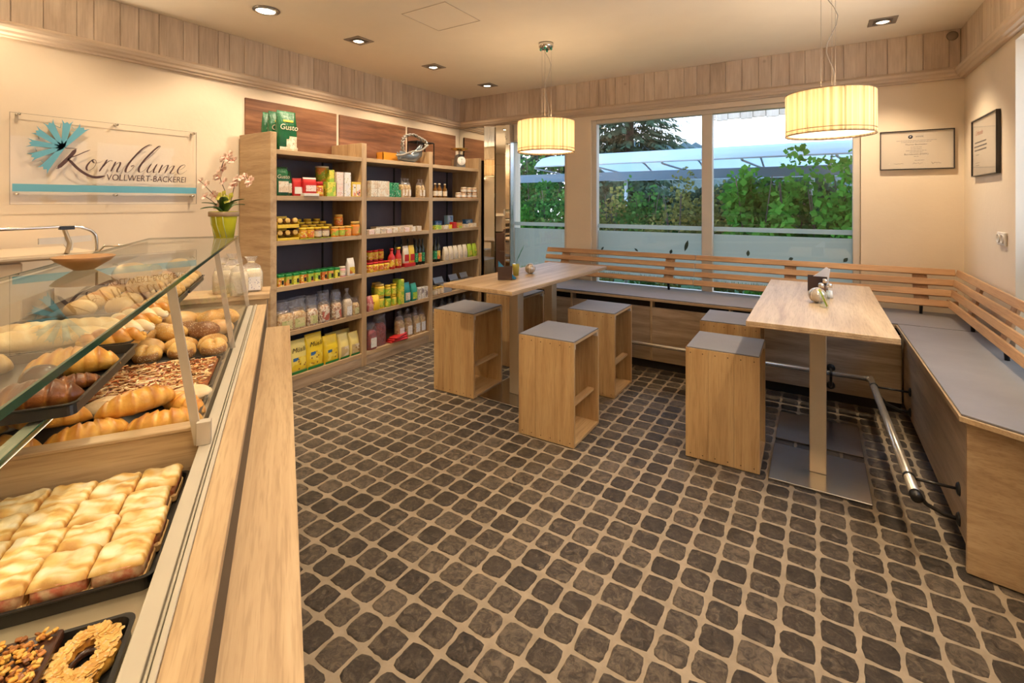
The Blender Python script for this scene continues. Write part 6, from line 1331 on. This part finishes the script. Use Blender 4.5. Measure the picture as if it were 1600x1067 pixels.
# ---- bay 3
for j, px in enumerate((680, 686.5, 695)): put('syrup_bottle', bottle('syr%d' % (j % 2), (0.026, 0.03)[j % 2], 0.155, plain('amber', (0.16, 0.07, 0.012), 0.12), MG['cream'], P['cream'], 0.4), FX, yof(px), Z1, 'small amber bottle with pale bow, %s of three' % ('left', 'middle', 'right')[j], 'bottle', 'small amber bottles')
pj = jar('pj', 0.035, 0.062, plain('jam_amber', (0.45, 0.18, 0.03), 0.2, var=0.3), MG['cream'], printed('print_bw', (0.76, 0.72, 0.66), (0.7, 0.64, 0.56), INK, 60), 0.018)
for k in range(2):
    for j in range(4):
        if k and j == 0: continue
        put('preserve_jar', pj, FX, yof(716+j*8.2), Z1+0.0625*k, 'small preserve jar, %s in the %s layer, right bay' % (ordn(j, 4), ('lower', 'upper')[k]), 'jar', 'small preserve jars')
MISC = [(682, 0.10, 0.045, 'lg', 'lime box'), (694, 0.09, 0.04, 'cream', 'cream box'), (701, 0.05, 0.045, 'yb', 'yellow box'), (708, 0.055, 0.07, None, 'bright red box'), (716, 0.07, 0.06, 'og', 'orange box'), (726, 0.08, 0.04, 'kr', 'kraft box'), (738, 0.09, 0.045, 'cream', 'pale box')]
for px, w_, h_, pk, nm in MISC: put('small_box', carton('misc'+nm, w_, 0.06, h_, P[pk] if pk else MG['red']), FX, yof(px), Z2, 'small %s in front row, second shelf of the right bay' % nm, 'box', 'mixed small boxes')
for px, w_, h_, mt, nm, dz in ((701, 0.10, 0.11, 'lblue', 'light blue upright box', 0.035), (690, 0.12, 0.085, 'blue', 'dark blue box', 0.0), (731, 0.14, 0.09, 'blue', 'blue slanted packet', 0.0), (716, 0.10, 0.075, 'brown', 'brown box', 0.0)):
    if dz: put('small_box', carton('bstep', 0.11, 0.06, 0.034, MG['brown']), FX-0.08, yof(px, FX-.08), Z2, 'brown base box under the light blue one', 'box', 'boxes behind')
    put('small_box', carton('bk'+nm, w_, 0.055, h_, MG[mt], P['blue'] if 'blue' in nm else None), FX-0.08 if nm != 'dark blue box' else FX-0.15, yof(px, FX-0.08), Z2+(0.0345 if dz else 0), '%s in the back of the right bay, second shelf' % nm, 'box', 'boxes behind')
for j, px in enumerate((678.5, 683.5)): put('oil_bottle', bottle('oil%d' % j, 0.026, (0.25, 0.29)[j], DK, MG['dark'], (P['gw'], P['og'])[j]), FX, yof(px)+0.01, Z3, 'dark oil bottle, %s of two in right bay' % ('left', 'right')[j], 'bottle', 'dark oil bottles right bay')
for j in range(7): put('flour_bag', pouch('fl%d' % (0 if j < 5 else 1), 0.072, 0.055, 0.155, (MG['cream'] if j < 5 else MG['lime']), (P['kr'] if j < 5 else P['lg'])), FX, yof(695.5+j*7.4), Z3, '%s paper pack, %s of seven in the right bay' % ('cream' if j < 5 else 'green', ordn(j, 7)), 'bag', 'small paper packs')
for k in range(2):
    for j in range(3): put('spread_jar', jar('cj', 0.031, 0.085, plain('cream_spread', (0.55, 0.42, 0.26), 0.3, var=0.2), MG['gold'], P['cream']), FX-0.075*k, yof(678.5+j*5.5, FX-.075*k)+0.035*0, Z4+0.0855*k*0, 'cream spread jar, %s in the %s row, right bay' % (('left', 'middle', 'right')[j], ('front', 'back')[k]), 'jar', 'cream spread jars')
for k, (px, mt, w_) in enumerate(((697, 'grey', 0.16), (720, 'cream', 0.15), (736, 'grey', 0.14))):
    t = thing('open_carton', '%s open display carton on fourth shelf of right bay' % ('left grey', 'middle cream', 'right grey blue')[k], 'carton', (FX-0.03, yof(px), Z4), 0, 'open display cartons'); m = MB(); m.cbox(-0.07, 0.05, -w_/2, w_/2, 0, 0.10, 0.002); m.build('carton', MG[mt], t)
    m = MB(); m.add([(-0.07, -w_/2, 0.10), (-0.07, w_/2, 0.10), (-0.10, w_/2, 0.16), (-0.10, -w_/2, 0.16)], [(0, 1, 2, 3)]); m.build('raised_flap', plain('flap', (0.45, 0.52, 0.62), 0.3), t, loc=(0, 0, 0))
for j in range(2):
    for i in range(6): put('pasta_bag', cello('pasta%d' % (i % 2), 0.10, 0.08, 0.275, PAS, LABW, 0.66, True, i), FX-0.02-0.11*j, 4.05+i*0.135, Z5, 'tied clear bag, %s in %s row, right bay' % (ordn(i, 6), ('front', 'back')[j]), 'bag', 'tied bags right bay')
for i in range(7): put('tea_pouch', pouch('tp', 0.07, 0.05, 0.24, MG['dark'], MG['brown']), FX-0.26, 4.03+i*0.115, Z5, 'dark pouch in the deepest row, %s, right bay' % ordn(i, 7), 'bag', 'dark pouches right bay')

# ---- decoration on top
p = onX(640, 248, -3.585); t = thing('braided_basket', 'grey boat shaped basket with tall braided arch handle on the unit', 'basket', (-3.585, p.y, Z0), 0)
def bx(px, py): q = onX(px, py, -3.585); return (q.y-p.y, q.z-Z0)
hull = []; 
for i in range(15):
    f = i/14; y = -0.16+0.34*f; w_ = 0.055*sin(pi*(0.08+0.88*f))**0.7; zb = 0.004+0.10*max(0, f-0.62)**1.4*3+0.05*max(0, 0.3-f); hgt = 0.075+0.13*max(0, f-0.55)+0.03*max(0, 0.35-f)
    hull.append([(w_*cos(q)*1.0, y, zb+hgt*(1+sin(q)) if sin(q) < 0 else zb+hgt) for q in [pi+pi*g_/12 for g_ in range(13)]]+[(w_*0.86*cos(q), y, zb+0.008+hgt*(1+sin(q)) if sin(q) < 0 else zb+hgt) for q in [2*pi-pi*g_/12 for g_ in range(13)]])
MB().loft(hull).build('hull', plain('basket_grey', (0.17, 0.20, 0.23), 0.25, 0.3, var=0.3), t)
def braid(pts, rad, amp, nm, mat_):
    P3 = catmull3(pts, 12)
    for s_ in range(3):
        q = []
        for i, a in enumerate(P3):
            tt = (P3[min(i+1, len(P3)-1)]-P3[max(i-1, 0)]).normalized(); sx = Vector((1, 0, 0)); sy = tt.cross(sx).normalized(); w_ = i*0.42+s_*2*pi/3; q.append(a+sx*amp*cos(w_)+sy*amp*sin(2*w_)*0.6)
        MB().tube(q, rad, 6).build(nm, mat_, t)
MBR = plain('braid_grey', (0.30, 0.28, 0.25), 0.35, 0.3, var=0.35)
arch = [bx(633, 240), bx(630, 225), bx(631, 212), bx(645, 211), bx(655, 217), bx(664, 225), bx(663, 230)]
arch = [bx(637, 246), bx(630, 236), bx(629, 222), bx(633, 213), bx(645, 210.5), bx(656, 216), bx(665, 222), bx(665, 229)]
braid([(0, a, b2) for a, b2 in arch], 0.0085, 0.013, 'braid_strand', MBR)
q = [bx(614, 243), bx(625, 242), bx(640, 237), bx(652, 236), bx(664, 227)]
MB().tube(catmull3([(0.045, a, b2) for a, b2 in q]), 0.009, 8).build('rim_branch', MBR, t)
MB().cbox(-0.03, 0.03, -0.14, 0.08, 0.05, 0.085, 0.012).build('wheat_bundle', plain('wheat', (0.62, 0.38, 0.12), 0.6, var=0.2), t)
y_ = yof(610, -3.75); t = thing('orange_box', 'small orange open box behind the braided basket', 'box', (-3.80, y_, Z0)); m = MB(); m.cbox(-0.05, 0.05, -0.10, 0.10, 0, 0.01, 0.001)
for q in ((0.042, 0.05, -0.10, 0.10), (-0.05, -0.042, -0.10, 0.10), (-0.05, 0.05, -0.10, -0.092), (-0.05, 0.05, 0.092, 0.10)): m.cbox(*q, 0.0, 0.105, 0.001)
m.build('box_shell', plain('amber_box', (0.62, 0.26, 0.03), 0.4), t)
y0_, y1_ = yof(652, -3.79), yof(678, -3.79); yc, hw = (y0_+y1_)/2, (y1_-y0_)/2; zt3 = onX(665, 222, -3.79).z-Z0
t = thing('wire_lantern', 'thin black metal frame lantern behind basket and divider', 'lantern', (-3.86, yc, Z0)); m = MB(); e = 0.004
for sx in (-0.07, 0.07):
    for sy in (-hw, hw): m.box(sx-e, sx+e, sy-e, sy+e, 0, zt3)
    for z in (e, zt3-e): m.box(sx-e, sx+e, -hw, hw, z-e, z+e)
for sy in (-hw, hw):
    for z in (e, zt3-e): m.box(-0.07, 0.07, sy-e, sy+e, z-e, z+e)
m.build('wire_frame', M_BLACK, t); MB().prism([(-0.07, -hw), (0.07, -hw), (0.07, hw), (-0.07, hw)], zt3, zt3+0.006).build('lantern_top', M_BLACK, t)
# kitchen scale
p = onX(720, 255, -3.58); t = thing('kitchen_scale', 'old kitchen scale with brass dish and round white dial', 'scale', (-3.60, p.y, Z0), -0.45)
m = MB(); m.loft([selipse(0.055, 0.062, 0.0, e=6), selipse(0.055, 0.062, 0.01, e=6), selipse(0.045, 0.052, 0.14, e=4), selipse(0.03, 0.036, 0.155, e=3)]); m.build('scale_body', plain('scale_grey', (0.13, 0.12, 0.11), 0.4), t)
dl = MB().lathe([(0.001, 0.006), (0.048, 0.006), (0.050, 0.0), (0.052, 0.0), (0.053, 0.007), (0.050, 0.009)], 32, M=Matrix.Translation((0.050, 0, 0.078)) @ Matrix.Rotation(pi/2, 4, 'Y')).build('dial', plain('dial_white', (0.82, 0.80, 0.76), 0.3, var=0), t)
m = MB(); m.box(0.0590, 0.0597, -0.0015, 0.0015, 0.050, 0.095); m.box(0.0590, 0.0596, -0.012, 0.012, 0.096, 0.102)
for k in range(12): q = 2*pi*k/12; m.box(0.0588, 0.0594, 0.040*cos(q)-0.0015, 0.040*cos(q)+0.0015, 0.078+0.040*sin(q)-0.0025, 0.078+0.040*sin(q)+0.0025)
m.build('dial_marks', M_TYPE, dl)
MB().tube([(0, 0, 0.15), (0, 0, 0.20)], 0.012, 10).build('column', MG['white'], t)
MB().lathe([(0.001, 0.196), (0.05, 0.200), (0.095, 0.215), (0.105, 0.224), (0.103, 0.226), (0.09, 0.219), (0.001, 0.202)], 40).build('brass_dish', plain('brass', (0.62, 0.38, 0.10), 0.22, 0.9), t)

# ================================================================= ON THE TABLES
TZ = 0.9055
M_BROWN = plain('napkin_box_brown', (0.045, 0.022, 0.016), 0.45, var=0.05)
def napkins(label, loc, rz, mat_, white=False):
    t = thing('napkin_holder', label, 'napkin holder', loc, rz, 'brown napkin boxes'); w_, d, h = 0.055, 0.03, 0.10; m = MB()
    m.cbox(-w_, w_, -d, -d+0.004, 0, h, 0.001); m.cbox(-w_, w_, d-0.004, d, 0, h, 0.001); m.cbox(-w_, w_, -d+0.004, d-0.004, 0, 0.004, 0.001); m.build('holder', M_BROWN, t)
    for k in range(5):
        y = -d+0.010+k*0.010; m = MB(); s_ = 1 if white else -1
        tri = [(-s_*0.045, 0.006+k*0.002), (s_*0.078, 0.008), (s_*(0.066-k*0.003), 0.165-0.006*abs(2-k))] if white else [(-0.052, 0.145-k*0.004), (-0.050, 0.006), (0.085, 0.006+k*0.001)]
        if white: tri = [(-0.03, 0.09), (0.05, 0.165-0.004*k), (0.072, 0.15), (0.055, 0.006), (-0.045, 0.006)]
        area = sum(tri[i][0]*tri[(i+1) % len(tri)][1]-tri[(i+1) % len(tri)][0]*tri[i][1] for i in range(len(tri)))
        if area < 0: tri.reverse()
        m.prism(tri, -y-0.002, -y+0.0025, M=Matrix.Rotation(pi/2, 4, 'X')); m.build('napkin', mat_, t)
    return t
q = onZ(787, 437, TZ); napkins('dark brown napkin box with folded blue napkins on left table', (q.x, q.y+0.02, TZ), TH-0.02, plain('blue_napkin', (0.015, 0.16, 0.30), 0.8, var=0.08))
q = onZ(1277, 455, TZ); napkins('dark brown napkin box with tall white napkins on right table', (q.x, q.y+0.02, TZ), 0.02, plain('white_napkin', (0.78, 0.76, 0.74), 0.8, var=0.03), True)
def ball_light(label, px, py, rad):
    q = onZ(px, py, TZ); t = thing('round_tealight_holder', label, 'tealight holder', (q.x, q.y+rad*0.6, TZ), TH, 'round glass tealight holders')
    m = MB(); m.ball((0, 0, rad*0.95), (rad, rad, rad*0.95), 28, 18); m.v = [(x, y, max(0, z)) for x, y, z in m.v]
    m.build('shell_ball', plain('mother_of_pearl', (0.52, 0.46, 0.40), 0.16, 0.55, var=0.25), t)
    for k in range(3): a = k*pi/3+0.3; MB().tube([((rad+0.0005)*cos(h_)*cos(a), (rad+0.0005)*cos(h_)*sin(a), rad*0.95+(rad*0.95+0.0005)*sin(h_)) for h_ in [2*pi*g_/40 for g_ in range(40)]], 0.0012, 4, closed=True).build('seam', MG['white'], t)
ball_light('round silvery tealight ball on the left table', 826, 428, 0.044); ball_light('round pearly tealight ball behind the pencil glass, right table', 1277, 474, 0.046)
M_CG = pane_glass('clear_tumbler', 1.35, (0.96, 0.98, 0.97, 1))
def tumbler(t, rb, rt_, h): 
    return MB().lathe([(0.001, 0.0), (rb, 0.0), (rt_, h), (rt_-0.0018, h), (rb-0.002, 0.006), (0.001, 0.006)], 28).build('tumbler', M_CG, t)
q = onZ(804, 431, TZ); t = thing('bud_vase', 'small yellow green glass with a green twig on left table', 'vase', (q.x, q.y+0.02, TZ), 0)
MB().lathe([(0.001, 0), (0.022, 0), (0.028, 0.075), (0.030, 0.095), (0.027, 0.095), (0.001, 0.085)], 24).build('vase_body', plain('yellow_glass', (0.38, 0.33, 0.06), 0.1, var=0.2), t)
rv = rt; MB().tube(catmull3([(0, 0, 0.08), rv*0.015+Vector((0, 0, 0.14)), rv*0.045+Vector((0, 0, 0.20))]), 0.0018, 5).build('twig', plain('twig_green', (0.05, 0.16, 0.05), 0.4), t)
for k, (f, l) in enumerate(((0.016, 0.135), (0.025, 0.165), (0.045, 0.20), (0.035, 0.185))):
    m = MB(); blade([rv*f+Vector((0, 0, l)), rv*(f+0.012)+Vector((0, 0, l+0.02)), rv*(f+0.018)+Vector((0, 0, l+0.045))], 0.006, m); m.build('leaf', plain('twig_leaf', (0.06, 0.24, 0.07), 0.35), t)
q = onZ(1288, 482, TZ); t = thing('pencil_glass', 'clear tumbler holding yellow and black striped sticks, right table', 'glass', (q.x, q.y+0.02, TZ), 0); tumbler(t, 0.022, 0.030, 0.095)
for k, c_ in enumerate(('lime', 'dark', 'yellow')):
    dx = -0.019+0.003*k; MB().tube([rt*(0.014+0.002*k)+Vector((0, 0.004*k, 0.008)), rt*(dx-0.012)+Vector((0, 0.004*k, 0.105))], 0.0028, 6).build('stick', MG[c_], t)
M_SALT = plain('salt_white', (0.80, 0.78, 0.75), 0.5, var=0.03)
for k, (px, py, cn, lab) in enumerate(((1283, 466, M_SALT, 'clear salt shaker with steel top behind the tealight ball'), (1289, 458, MG['brown'], 'pepper shaker with steel top, farthest of the three shakers'), (1296, 466, M_SALT, 'glass sugar shaker with steel top nearest table edge'))):
    q = onZ(px, py, TZ); t = thing('shaker', lab, 'shaker', (q.x, q.y+0.01, TZ), 0, 'shakers on the right table')
    MB().lathe([(0.001, 0.002), (0.019, 0.002), (0.016, 0.045), (0.001, 0.045)], 18).build('filling', cn, t)
    MB().lathe([(0.001, 0), (0.022, 0), (0.0185, 0.05), (0.013, 0.068), (0.001, 0.068)], 20).build('glass_body', M_CG, t)
    MB().lathe([(0.001, 0.066), (0.0155, 0.066), (0.0155, 0.084), (0.011, 0.092), (0.001, 0.093)], 20).build('steel_top', M_CHROME, t)
